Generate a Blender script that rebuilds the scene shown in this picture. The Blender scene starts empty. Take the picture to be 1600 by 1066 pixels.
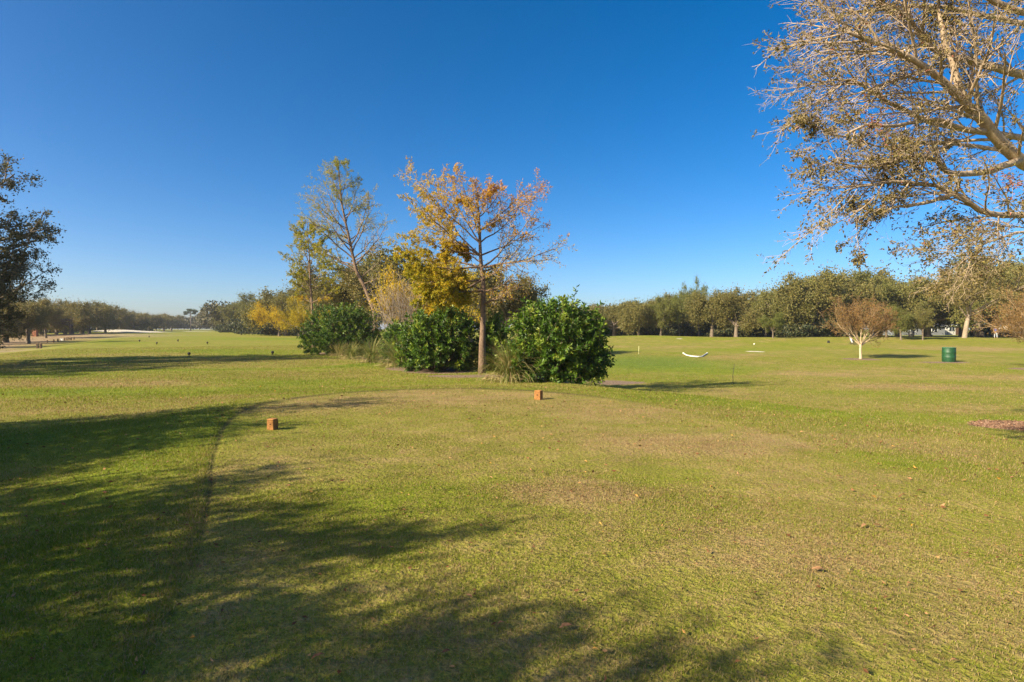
import bpy, math, random
import numpy as np
from mathutils import Vector, Matrix

sc = bpy.context.scene
COL = sc.collection

# ------------------------------------------------------------------ camera
PITCH = math.radians(-1.21)
F = 900.0                      # focal length in photo pixels (1600 wide)
EYE = Vector((0.0, 0.0, 1.6))
cam_d = bpy.data.cameras.new("camera")
cam = bpy.data.objects.new("camera", cam_d)
COL.objects.link(cam)
cam.location = EYE
cam.rotation_euler = (math.radians(90) + PITCH, 0, 0)
cam_d.sensor_width = 36.0
cam_d.lens = 36.0 * F / 1600.0
cam_d.clip_start = 0.05
cam_d.clip_end = 4000.0
sc.camera = cam

# ------------------------------------------------------------------ sky, sun, exposure
SUN_EL = math.radians(29.0)
SH = Vector((math.cos(math.radians(31)), math.sin(math.radians(31)), 0.0))      # direction in which shadows fall
SUN_STRENGTH = 4.25
EXPOSURE = 1.42
w = bpy.data.worlds.new("World")
sc.world = w
w.use_nodes = True
wn = w.node_tree.nodes
wl = w.node_tree.links
wn.clear()
sky = wn.new("ShaderNodeTexSky")
sky.sky_type = 'NISHITA'
sky.sun_disc = False
sky.sun_elevation = SUN_EL
to_sun = -SH
sky.sun_rotation = math.atan2(to_sun.x, to_sun.y)
sky.altitude = 0.0
sky.air_density = 0.6
sky.dust_density = 1.5
sky.ozone_density = 1.0
hs = wn.new("ShaderNodeHueSaturation")
hs.inputs['Saturation'].default_value = 1.5
hs.inputs['Value'].default_value = 1.0
bg = wn.new("ShaderNodeBackground")
bg.inputs['Strength'].default_value = 0.0765
wo = wn.new("ShaderNodeOutputWorld")
wl.new(sky.outputs[0], hs.inputs['Color'])
wl.new(hs.outputs[0], bg.inputs['Color'])
wl.new(bg.outputs[0], wo.inputs['Surface'])

sun_d = bpy.data.lights.new("sun", 'SUN')
sun_d.energy = SUN_STRENGTH
sun_d.angle = math.radians(0.55)
sun_d.color = (1.0, 0.885, 0.64)
sun = bpy.data.objects.new("sun", sun_d)
COL.objects.link(sun)
sun.location = (-40, -28, 40)
ldir = Vector((SH.x * math.cos(SUN_EL), SH.y * math.cos(SUN_EL), -math.sin(SUN_EL)))
sun.rotation_euler = ldir.to_track_quat('-Z', 'Y').to_euler()

sc.view_settings.view_transform = 'Standard'
sc.view_settings.look = 'None'
sc.view_settings.gamma = 1.0
sc.view_settings.exposure = EXPOSURE
sc.view_settings.use_curve_mapping = False

rng = random.Random(7)
nrg = np.random.default_rng(11)

# ------------------------------------------------------------------ pixel <-> world helpers
def ray(px, py):
    cx = (px - 800.0) / F
    cz = -(py - 533.0) / F
    c, s = math.cos(PITCH), math.sin(PITCH)
    return Vector((cx, c - s * cz, s + c * cz))

def at(px, py, Y):
    d = ray(px, py)
    return EYE + d * (Y / d.y)

# ------------------------------------------------------------------ terrain
def sstep(a, b, x):
    t = np.clip((x - a) / (b - a), 0.0, 1.0)
    return t * t * (3 - 2 * t)

def flat_xy(px, py, z=0.0):
    d = ray(px, py)
    t = (z - EYE.z) / d.z
    return (EYE.x + d.x * t, EYE.y + d.y * t)

TEE = [(-1.2, -4.0), (-1.5, 2.0), (-2.05, 3.7)] + [flat_xy(*p) for p in
       ((325, 790), (335, 700), (355, 655), (400, 632), (480, 619), (560, 611.5), (650, 607.5), (750, 606.5),
        (850, 611), (950, 621), (1050, 639), (1150, 662), (1300, 704))] + [(4.6, 5.0), (4.6, -4.0)]

def smooth_poly(p, n=3):
    p = np.array(p)
    for _ in range(n):
        q = np.roll(p, -1, 0)
        p = np.stack([p * .75 + q * .25, p * .25 + q * .75], 1).reshape(-1, 2)
    return p
TEE = smooth_poly(TEE, 2)

def poly_dist(x, y, poly):
    """signed distance, negative inside"""
    x = np.asarray(x, float); y = np.asarray(y, float)
    d2 = np.full(x.shape, 1e18)
    ins = np.zeros(x.shape, bool)
    n = len(poly)
    for i in range(n):
        ax, ay = poly[i]; bx, by = poly[(i + 1) % n]
        ex, ey = bx - ax, by - ay
        t = np.clip(((x - ax) * ex + (y - ay) * ey) / (ex * ex + ey * ey + 1e-12), 0, 1)
        d2 = np.minimum(d2, (x - ax - t * ex) ** 2 + (y - ay - t * ey) ** 2)
        c = ((ay > y) != (by > y))
        with np.errstate(divide='ignore', invalid='ignore'):
            xi = ax + (y - ay) / (by - ay if by != ay else 1e-12) * ex
        ins ^= c & (x < xi)
    d = np.sqrt(d2)
    return np.where(ins, -d, d)

def wob(x, y, s, ph=0.0):
    return (np.sin(x * s + 1.7 + ph) * np.cos(y * s * 1.13 - .6 + ph) + np.sin((x + y) * s * .61 + 2.1 * ph + .4) * .7 +
            np.sin((x * .8 - y) * s * 1.7 + ph) * .35) / 2.0

def interp(y, ks, vs):
    return np.interp(y, ks, vs)

LINE_A, LINE_B = (-31.0, 35.0), (-73.0, 112.0)

def height(x, y):
    x = np.asarray(x, float); y = np.asarray(y, float)
    hL = interp(y, [-30, 12, 18, 26, 40, 80, 150, 300, 420, 900, 2000], [-.12, -.12, -.25, -.35, -.28, -.02, .15, .45, .5, .5, .5])
    hR = interp(y, [-30, 4, 10, 18, 28, 40, 55, 70, 80, 87, 93, 108, 140, 300, 2000],
                [-.9, -1.0, -1.2, -1.45, -1.55, -1.55, -1.35, -.85, -.38, .20, .26, -.25, .0, .3, .5])
    xc = interp(y, [-30, 0, 9.4, 12.7, 15.7, 18.7, 22, 26, 40, 70, 110, 180, 400], [8.6, 8.3, 7.2, 6.2, 4.5, 2.3, .4, -1.2, -1.5, 0, 6, 14, 30])
    wd = interp(y, [0, 20, 40, 90, 180], [5, 5.5, 8, 14, 30])
    s = sstep(xc, xc + wd, x)
    base = hL * (1 - s) + hR * s
    far = np.clip((np.hypot(x, y) - 8) / 30, 0, 1)
    base = base + far * (.05 * wob(x, y, .16) + .05 * wob(x, y, .055, 1.0))
    # tee plateau
    near = np.hypot(x, y) < 40
    d = np.full(x.shape, 50.0)
    if near.any():
        d[near] = poly_dist(x[near], y[near], TEE)
    t = 1 - sstep(.2, 2.8, d)
    z = base * (1 - t) + 0.0 * t
    # cut edge of the tee
    ew = .028 + .05 * sstep(9, 14, y)
    z = z - .016 * np.exp(-(d / ew) ** 2) * (1 - sstep(.6, 3.0, x)) * sstep(3.8, 5.4, y)
    # small unevenness near the camera
    z = z + .012 * wob(x, y, 1.1, .3) * (1 - sstep(20, 40, np.hypot(x, y))) * sstep(-.3, .4, np.abs(d))
    # lower rough with the sandy track beyond the ridge
    ex, ey = LINE_B[0] - LINE_A[0], LINE_B[1] - LINE_A[1]
    L = math.hypot(ex, ey)
    dl = ((x - LINE_A[0]) * (-ey) + (y - LINE_A[1]) * ex) / L      # positive to the outside
    u = ((x - LINE_A[0]) * ex + (y - LINE_A[1]) * ey) / L
    z = z - .55 * sstep(0, 7, dl) * (1 - sstep(70, 120, u)) * sstep(-30, -5, u)
    # mounds by the far bunker and the berm on the fairway side
    z = z + 1.1 * np.exp(-(((x + 134) / 11) ** 2 + ((y - 196) / 12) ** 2)) * 1.0
    z = z + .5 * np.exp(-(((x + 90) / 16) ** 2 + ((y - 128) / 7) ** 2))
    z = z + .75 * np.exp(-(((x + 71) / 14) ** 2 + ((y - 165) / 14) ** 2))
    z = z + .35 * np.exp(-(((x - 22) / 9) ** 2 + ((y - 96) / 5) ** 2))
    return z

def hz(x, y):
    return float(height(np.array([x]), np.array([y]))[0])

_T = np.geomspace(1.6, 900, 2600)
def gp(px, py):
    """ground point seen at a photo pixel"""
    d = ray(px, py)
    X = EYE.x + d.x * _T; Y = EYE.y + d.y * _T; Z = EYE.z + d.z * _T
    below = Z < height(X, Y)
    if not below.any():
        k = len(_T) - 1
    else:
        k = int(np.argmax(below))
    return Vector((X[k], Y[k], hz(X[k], Y[k])))

# ------------------------------------------------------------------ turf zones (mowing, dry patches, bare soil, sand)
def _blob(x, y, px, py, rx, ry, k=0.0):
    c = gp(px, py)
    a = (x - c.x) / rx; b = (y - c.y) / ry
    r = np.sqrt(a * a + b * b) * (1 + .34 * wob(x, y, 2.2 / max(rx, ry) * 2, px * .01))
    return 1 - sstep(.15, 1.35, r)

TEE2C = gp(362, 566)
def zones(x, y):
    x = np.asarray(x, float); y = np.asarray(y, float)
    r = np.hypot(x, y)
    dt = np.full(x.shape, 50.0)
    nr = r < 40
    if nr.any():
        dt[nr] = poly_dist(x[nr], y[nr], TEE)
    tee = 1 - sstep(-.15, .12, dt)
    dry = .38 + .16 * wob(x, y, .33) + .08 * wob(x, y, .9, 2.0)
    dry = dry * (1 - tee) + tee * (.52 + .08 * wob(x, y, .7, .4))
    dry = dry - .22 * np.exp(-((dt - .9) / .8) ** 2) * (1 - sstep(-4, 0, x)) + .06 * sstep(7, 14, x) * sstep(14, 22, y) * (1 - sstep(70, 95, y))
    def add(px, py, rx, ry, v):
        nonlocal dry
        dry = dry + v * _blob(x, y, px, py, rx, ry)
    # tee
    add(700, 625, 4.5, 2.2, .22); add(900, 770, .8, .5, .30); add(1000, 700, 1.8, 1.6, .12); add(560, 790, 1.4, 1.0, -.22)
    add(1180, 850, 1.2, .7, .12); add(1050, 745, .8, .5, -.12)
    # slope beside the tee
    add(1300, 690, 3.2, 1.5, .22); add(1050, 640, 3.5, 1.6, .18); add(1500, 740, 3.0, 1.4, .12); add(1450, 960, 1.4, 1.0, .12)
    add(1330, 720, 1.6, .7, -.25)
    # fairway side
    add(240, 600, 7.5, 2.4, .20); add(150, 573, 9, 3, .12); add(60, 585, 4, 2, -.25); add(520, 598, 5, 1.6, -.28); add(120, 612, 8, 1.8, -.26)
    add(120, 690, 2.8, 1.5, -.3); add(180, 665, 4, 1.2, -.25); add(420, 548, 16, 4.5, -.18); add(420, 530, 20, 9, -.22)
    add(240, 556, 9, 3, .14); add(640, 588, 3, 1.8, .10)
    # the other side
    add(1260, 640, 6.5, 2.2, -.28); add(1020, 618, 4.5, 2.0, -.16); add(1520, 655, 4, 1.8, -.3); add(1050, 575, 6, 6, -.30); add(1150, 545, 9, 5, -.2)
    add(1420, 605, 6.0, 2.6, .34); add(1560, 590, 5, 2.5, .28); add(1250, 585, 5, 3.0, .28); add(1130, 557, 5.5, 4, .22); add(1500, 545, 9, 6, .2)
    add(1010, 522, 13, 6, .5); add(1180, 526, 18, 5, .35); add(1400, 528, 20, 5, .1); add(1070, 543, 13, 3, .18)
    # second tee ahead: pale mown oval with a lush collar
    a = (x - TEE2C.x) / 7.6; b = (y - TEE2C.y) / 5.6
    q = (np.abs(a) ** 2.6 + np.abs(b) ** 2.6) ** (1 / 2.6)
    t2 = 1 - sstep(.97, 1.03, q)
    dry = dry * (1 - t2) + t2 * (.47 + .05 * wob(x, y, .6))
    dry = dry - .3 * np.exp(-((q - 1.12) / .10) ** 2)
    c3 = gp(285, 541)
    q3 = ((np.abs(x - c3.x) / 9.5) ** 2.4 + (np.abs(y - c3.y) / 9.5) ** 2.4) ** (1 / 2.4)
    t3 = 1 - sstep(.96, 1.04, q3)
    dry = dry * (1 - t3) + t3 * .40
    # putting green
    g = _blob(x, y, 1010, 566, 8.0, 9.0)
    green = np.clip(g * .9, 0, 1)
    dry = dry * (1 - .6 * green)
    # bare soil
    dt_ = dt + .018 * wob(x, y, 8.5) + .012 * wob(x, y, 23.0)
    ew = .030 + .15 * sstep(8, 13.5, y)
    soil = np.exp(-(dt_ / ew) ** 2) * (x < 1.2) * sstep(3.8, 5.4, y) * (.75 + .25 * wob(x, y, 5.0))
    soil = np.maximum(soil, np.exp(-(dt / .17) ** 2) * .75 * (1 - sstep(1.2, 3.8, x)) * (x >= 1.2) * (x < 4.0) * (y > 8))
    # sandy track and scrape in the rough
    ex, ey = LINE_B[0] - LINE_A[0], LINE_B[1] - LINE_A[1]
    L = math.hypot(ex, ey)
    dl = ((x - LINE_A[0]) * (-ey) + (y - LINE_A[1]) * ex) / L
    u = ((x - LINE_A[0]) * ex + (y - LINE_A[1]) * ey) / L
    path = np.exp(-((dl - 11 - .05 * u - 1.2 * wob(x, y, .08)) / 4.2) ** 2) * sstep(-60, -20, u) * (1 - sstep(95, 130, u))
    path = np.maximum(path, .75 * _blob(x, y, 15, 549, 5, 4))
    path = np.maximum(path, .85 * _blob(x, y, 150, 526, 17, 16))
    sand = sstep(.32, .55, np.maximum.reduce([_blob(x, y, 188, 516.6, 9.5, 9), _blob(x, y, 247, 518.6, 3.6, 12), _blob(x, y, 316, 517.6, 5.0, 20),
                              _blob(x, y, 1179, 549.5, 1.15, 1.0), .8 * _blob(x, y, 1062, 529.5, .6, .6)]))
    dry = dry + .5 * sstep(3, 14, dl) * (u < 150)
    # worn spots
    add(1135, 533, 3, 2, .3); add(1420, 545, 2, .6, .35); add(1000, 600, 2.2, .5, .2)
    return np.clip(dry, 0, 1), green, np.clip(soil, 0, 1), np.clip(np.maximum(path * .75, 0), 0, 1), np.clip(sand, 0, 1)

# ------------------------------------------------------------------ mesh helpers
def new_mesh(name, V, polys, mats, parent=None, attrs=None, smooth=False, matidx=None):
    """polys: list of int arrays with shape (n, k)"""
    me = bpy.data.meshes.new(name)
    V = np.ascontiguousarray(V, np.float32)
    me.vertices.add(len(V))
    me.vertices.foreach_set("co", V.ravel())
    loops = np.concatenate([p.ravel() for p in polys]).astype(np.int32)
    sizes = np.concatenate([np.full(len(p), p.shape[1], np.int32) for p in polys])
    starts = np.concatenate([[0], np.cumsum(sizes)[:-1]]).astype(np.int32)
    me.loops.add(len(loops))
    me.loops.foreach_set("vertex_index", loops)
    me.polygons.add(len(sizes))
    me.polygons.foreach_set("loop_start", starts)
    if matidx is not None:
        me.polygons.foreach_set("material_index", np.asarray(matidx, np.int32))
    me.polygons.foreach_set("use_smooth", np.full(len(sizes), bool(smooth)))
    for m in (mats if isinstance(mats, (list, tuple)) else [mats]):
        me.materials.append(m)
    for k, v in (attrs or {}).items():
        v = np.asarray(v, np.float32)
        if v.ndim == 1:
            a = me.attributes.new(k, 'FLOAT', 'POINT')
            a.data.foreach_set("value", v)
        else:
            a = me.attributes.new(k, 'FLOAT_COLOR', 'POINT')
            a.data.foreach_set("color", v.ravel())
    me.update(calc_edges=True)
    o = bpy.data.objects.new(name, me)
    COL.objects.link(o)
    if parent is not None:
        o.parent = parent
    return o

class MB:
    """collects shapes for ONE mesh"""
    def __init__(self):
        self.v = []; self.n = 0; self.q = []; self.t = []; self.h = []
    def add(self, V, quads=None, tris=None, hue=0.5):
        V = np.asarray(V, float).reshape(-1, 3)
        self.v.append(V)
        self.h.append(np.full(len(V), hue) if np.isscalar(hue) else np.asarray(hue, float))
        if quads is not None and len(quads):
            self.q.append(np.asarray(quads, int).reshape(-1, 4) + self.n)
        if tris is not None and len(tris):
            self.t.append(np.asarray(tris, int).reshape(-1, 3) + self.n)
        self.n += len(V)
        return self
    def tube(self, pts, rad, sides=6, hue=.5, cap=True):
        P = np.array([tuple(p) for p in pts], float)
        n = len(P)
        R = np.asarray(rad, float)
        T = np.gradient(P, axis=0)
        T /= np.linalg.norm(T, axis=1)[:, None] + 1e-9
        ref = np.array([0.31, 0.2, 1.0]) if abs(T[:, 2]).mean() < .8 else np.array([1.0, .17, .1])
        A = np.cross(T, ref); A /= np.linalg.norm(A, axis=1)[:, None] + 1e-9
        B = np.cross(T, A)
        ang = np.arange(sides) * 2 * math.pi / sides
        V = P[:, None, :] + R[:, None, None] * (np.cos(ang)[None, :, None] * A[:, None, :] + np.sin(ang)[None, :, None] * B[:, None, :])
        i = np.arange(n - 1)[:, None] * sides
        j = np.arange(sides)[None, :]
        k = (j + 1) % sides
        q = np.stack([i + j, i + k, i + sides + k, i + sides + j], -1).reshape(-1, 4)
        V = V.reshape(-1, 3)
        tris = None
        if cap:
            V = np.vstack([V, P[-1:] + T[-1:] * R[-1], P[:1]])
            j = np.arange(sides)
            k = (j + 1) % sides
            b = (n - 1) * sides
            tris = np.vstack([np.stack([b + j, b + k, np.full(sides, n * sides)], 1), np.stack([k, j, np.full(sides, n * sides + 1)], 1)])
        self.add(V, q, tris, hue)
        return self
    def box(self, c, s, rz=0.0, bevel=0.0, hue=.5):
        cx, cy, cz = c; sx, sy, sz = (v / 2 for v in s)
        b = min(bevel, sx * .9, sy * .9, sz * .9)
        if b <= 0:
            V = np.array([(i * sx, j * sy, k * sz) for k in (-1, 1) for j in (-1, 1) for i in (-1, 1)], float)
            q = [(0, 2, 3, 1), (4, 5, 7, 6), (0, 1, 5, 4), (2, 6, 7, 3), (0, 4, 6, 2), (1, 3, 7, 5)]
            tris = None
        else:
            # chamfered box out of stacked octagons
            rings = []
            for z, ins in ((-sz, b), (-sz + b, 0), (sz - b, 0), (sz, b)):
                ax, ay = sx - ins, sy - ins
                rings.append([(ax, -ay + b, z), (ax, ay - b, z), (ax - b, ay, z), (-ax + b, ay, z), (-ax, ay - b, z), (-ax, -ay + b, z), (-ax + b, -ay, z), (ax - b, -ay, z)])
            V = np.array(rings, float).reshape(-1, 3)
            q = []
            for r in range(3):
                for j in range(8):
                    k = (j + 1) % 8
                    q.append((r * 8 + j, r * 8 + k, r * 8 + 8 + k, r * 8 + 8 + j))
            V = np.vstack([V, [(0, 0, -sz), (0, 0, sz)]])
            tris = [((j + 1) % 8, j, 32) for j in range(8)] + [(24 + j, 24 + (j + 1) % 8, 33) for j in range(8)]
        c_, s_ = math.cos(rz), math.sin(rz)
        V = np.stack([V[:, 0] * c_ - V[:, 1] * s_ + cx, V[:, 0] * s_ + V[:, 1] * c_ + cy, V[:, 2] + cz], 1)
        return self.add(V, q, tris, hue)
    def lathe(self, prof, sides=24, c=(0, 0, 0), hue=.5, rough=0.0, seed=0):
        rr = np.random.default_rng(seed)
        ang = np.arange(sides) * 2 * math.pi / sides
        V = []
        for r, z in prof:
            k = 1 + rough * rr.standard_normal(sides)
            V.append(np.stack([np.cos(ang) * r * k + c[0], np.sin(ang) * r * k + c[1], np.full(sides, z + c[2])], 1))
        V = np.concatenate(V)
        n = len(prof)
        i = np.arange(n - 1)[:, None] * sides; j = np.arange(sides)[None, :]; k = (j + 1) % sides
        q = np.stack([i + j, i + k, i + sides + k, i + sides + j], -1).reshape(-1, 4)
        return self.add(V, q, None, hue)
    def leaves(self, P, D, L, W, hue, fold=.12, rr=None):
        """diamond leaves with a slight fold: P bases, D unit directions"""
        rr = rr or nrg
        n = len(P)
        D = D / (np.linalg.norm(D, axis=1)[:, None] + 1e-9)
        S = np.cross(D, rr.standard_normal((n, 3)))
        S /= np.linalg.norm(S, axis=1)[:, None] + 1e-9
        N = np.cross(D, S)
        L = np.broadcast_to(L, (n,))[:, None]; W = np.broadcast_to(W, (n,))[:, None]
        a = P; c = P + D * L - N * L * fold
        m = P + D * L * .48 + N * L * fold
        b = m + S * W * .5; e = m - S * W * .5
        V = np.stack([a, b, c, e], 1).reshape(-1, 3)
        q = np.arange(n * 4).reshape(n, 4)
        self.add(V, q, None, np.repeat(np.broadcast_to(hue, (n,)), 4))
        return self
    def build(self, name, mat, parent=None, smooth=False):
        V = np.concatenate(self.v)
        polys = []
        if self.q: polys.append(np.concatenate(self.q))
        if self.t: polys.append(np.concatenate(self.t))
        return new_mesh(name, V, polys, mat, parent, {"hue": np.concatenate(self.h)}, smooth)

def tag(o, label=None, cat=None, group=None, kind=None):
    if label: o["label"] = label
    if cat: o["category"] = cat
    if group: o["group"] = group
    if kind: o["kind"] = kind
    return o

def empty(name, loc, rz=0.0, scale=(1, 1, 1)):
    o = bpy.data.objects.new(name, None)
    COL.objects.link(o)
    o.location = loc
    o.rotation_euler = (0, 0, rz)
    o.scale = scale
    o.empty_display_size = .2
    return o

def copy_tree(root):
    """a thing with copies of its parts and sub-parts (mesh data shared)"""
    r = root.copy(); COL.objects.link(r)
    for ch in list(root.children):
        c = ch.copy(); COL.objects.link(c); c.parent = r
        for g in list(ch.children):
            d = g.copy(); COL.objects.link(d); d.parent = c
    return r

# ------------------------------------------------------------------ materials
def mat_new(name):
    m = bpy.data.materials.new(name)
    m.use_nodes = True
    nt = m.node_tree
    for n in list(nt.nodes):
        nt.nodes.remove(n)
    out = nt.nodes.new("ShaderNodeOutputMaterial")
    bs = nt.nodes.new("ShaderNodeBsdfPrincipled")
    nt.links.new(bs.outputs[0], out.inputs['Surface'])
    return m, nt, bs, out

def N(nt, t, **kw):
    n = nt.nodes.new(t)
    for k, v in kw.items():
        setattr(n, k, v)
    return n

def noise(nt, vec, scale, detail=3.0, rough=.55):
    n = N(nt, "ShaderNodeTexNoise")
    n.inputs['Scale'].default_value = scale
    n.inputs['Detail'].default_value = detail
    n.inputs['Roughness'].default_value = rough
    if vec is not None:
        nt.links.new(vec, n.inputs['Vector'])
    return n.outputs['Fac']

def ramp(nt, fac, stops):
    r = N(nt, "ShaderNodeValToRGB")
    el = r.color_ramp.elements
    while len(el) < len(stops):
        el.new(.5)
    for e, (p, c) in zip(el, stops):
        e.position = p
        e.color = (*c, 1) if len(c) == 3 else c
    nt.links.new(fac, r.inputs[0])
    return r.outputs[0]

def mth(nt, op, a, b=None, c=None, clamp=False):
    n = N(nt, "ShaderNodeMath", operation=op)
    n.use_clamp = clamp
    for i, v in enumerate((a, b, c)):
        if v is None: continue
        if isinstance(v, (int, float)): n.inputs[i].default_value = v
        else: nt.links.new(v, n.inputs[i])
    return n.outputs[0]

def mixc(nt, fac, a, b, mode='MIX'):
    n = N(nt, "ShaderNodeMix", data_type='RGBA', blend_type=mode)
    for s, v in ((n.inputs[0], fac), (n.inputs[6], a), (n.inputs[7], b)):
        if isinstance(v, (int, float)): s.default_value = v
        elif isinstance(v, tuple): s.default_value = (*v, 1)
        else: nt.links.new(v, s)
    return n.outputs[2]

def pos(nt):
    return N(nt, "ShaderNodeNewGeometry").outputs['Position']

def attr(nt, name, typ='GEOMETRY'):
    a = N(nt, "ShaderNodeAttribute", attribute_type=typ, attribute_name=name)
    return a

def hsv(nt, col, h=None, s=None, v=None):
    n = N(nt, "ShaderNodeHueSaturation")
    nt.links.new(col, n.inputs['Color'])
    for k, x in (('Hue', h), ('Saturation', s), ('Value', v)):
        if x is None: continue
        if isinstance(x, (int, float)): n.inputs[k].default_value = x
        else: nt.links.new(x, n.inputs[k])
    return n.outputs[0]

def leaf_mat(name, stops, trans=.3, rough=.55, spec=.3, tintable=None, shade=(.75, 1.25)):
    """hue attribute picks the leaf colour; an object property 'tint' blends towards a second colour of that kind of tree"""
    m, nt, bs, out = mat_new(name)
    h = attr(nt, "hue").outputs['Fac']
    col = ramp(nt, h, stops)
    if tintable:
        t = attr(nt, "tint", 'OBJECT').outputs['Fac']
        col = mixc(nt, t, col, tintable)
    n1 = noise(nt, pos(nt), 9.0, 2.0)
    v = mth(nt, 'MULTIPLY_ADD', n1, (shade[1] - shade[0]) * 1.6, shade[0] - (shade[1] - shade[0]) * .3)
    col = hsv(nt, col, None, None, v)
    nt.links.new(col, bs.inputs['Base Color'])
    bs.inputs['Roughness'].default_value = rough
    bs.inputs['Specular IOR Level'].default_value = spec
    tr = N(nt, "ShaderNodeBsdfTranslucent")
    nt.links.new(hsv(nt, col, None, 1.15, 1.2), tr.inputs['Color'])
    mx = N(nt, "ShaderNodeMixShader")
    mx.inputs[0].default_value = trans
    nt.links.new(bs.outputs[0], mx.inputs[1]); nt.links.new(tr.outputs[0], mx.inputs[2])
    nt.links.new(mx.outputs[0], out.inputs['Surface'])
    return m

def bark_mat(name, a, b, scale=6.0, bump=.4):
    m, nt, bs, out = mat_new(name)
    mp = N(nt, "ShaderNodeMapping")
    mp.inputs['Scale'].default_value = (1, 1, .35)
    tc = N(nt, "ShaderNodeTexCoord")
    nt.links.new(tc.outputs['Object'], mp.inputs['Vector'])
    n1 = noise(nt, mp.outputs[0], scale * 3, 5.0, .65)
    n2 = noise(nt, mp.outputs[0], scale * .5, 2.0)
    f = mth(nt, 'ADD', mth(nt, 'MULTIPLY', n1, .7), mth(nt, 'MULTIPLY', n2, .3))
    nt.links.new(ramp(nt, f, [(.36, a), (.62, b)]), bs.inputs['Base Color'])
    bs.inputs['Roughness'].default_value = .9
    bs.inputs['Specular IOR Level'].default_value = .15
    bp = N(nt, "ShaderNodeBump")
    bp.inputs['Strength'].default_value = bump
    bp.inputs['Distance'].default_value = .02
    nt.links.new(n1, bp.inputs['Height']); nt.links.new(bp.outputs[0], bs.inputs['Normal'])
    return m

def plain_mat(name, col, rough=.6, spec=.4, var=.25, scale=5.0, metal=0.0, bump=0.0, col2=None, detail=4.0):
    m, nt, bs, out = mat_new(name)
    tc = N(nt, "ShaderNodeTexCoord")
    n1 = noise(nt, tc.outputs['Object'], scale, detail, .6)
    c2 = col2 or tuple(c * (1 - var) for c in col)
    nt.links.new(ramp(nt, n1, [(.3, c2), (.7, col)]), bs.inputs['Base Color'])
    bs.inputs['Roughness'].default_value = rough
    bs.inputs['Specular IOR Level'].default_value = spec
    bs.inputs['Metallic'].default_value = metal
    if bump:
        bp = N(nt, "ShaderNodeBump")
        bp.inputs['Strength'].default_value = bump
        bp.inputs['Distance'].default_value = .01
        n2 = noise(nt, tc.outputs['Object'], scale * 6, 4.0, .7)
        nt.links.new(n2, bp.inputs['Height']); nt.links.new(bp.outputs[0], bs.inputs['Normal'])
    return m

LUSH = (0.174, 0.199, 0.014)
LUSH2 = (.138, .180, .016)
OLIVE = (0.212, 0.194, 0.036)
TAN = (0.296, 0.215, 0.086)
BROWN = (0.226, 0.136, 0.062)
PUTT = (0.113, 0.169, 0.025)

def turf_colour(nt, dryfac, greenfac, jitter=None):
    """colour of the living and dry grass at a place; shared by the turf sheet and its blades"""
    p = pos(nt)
    big = noise(nt, p, .55, 3.0)
    mid = noise(nt, p, 3.2, 3.0, .6)
    fin = noise(nt, p, 17.0, 2.0, .6)
    f = mth(nt, 'ADD', dryfac, mth(nt, 'MULTIPLY_ADD', big, .50, -.25))
    f = mth(nt, 'ADD', f, mth(nt, 'MULTIPLY_ADD', mid, .60, -.30))
    f = mth(nt, 'ADD', f, mth(nt, 'MULTIPLY_ADD', fin, .56, -.28))
    if jitter is not None:
        f = mth(nt, 'ADD', f, jitter)
    f = mth(nt, 'ADD', f, 0.0, clamp=True)
    c = ramp(nt, f, [(0.0, LUSH2), (.22, LUSH), (.50, OLIVE), (.74, TAN), (1.0, BROWN)])
    c = mixc(nt, mth(nt, 'MULTIPLY', greenfac, .75), c, PUTT)
    return c, mid, fin, p

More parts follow.
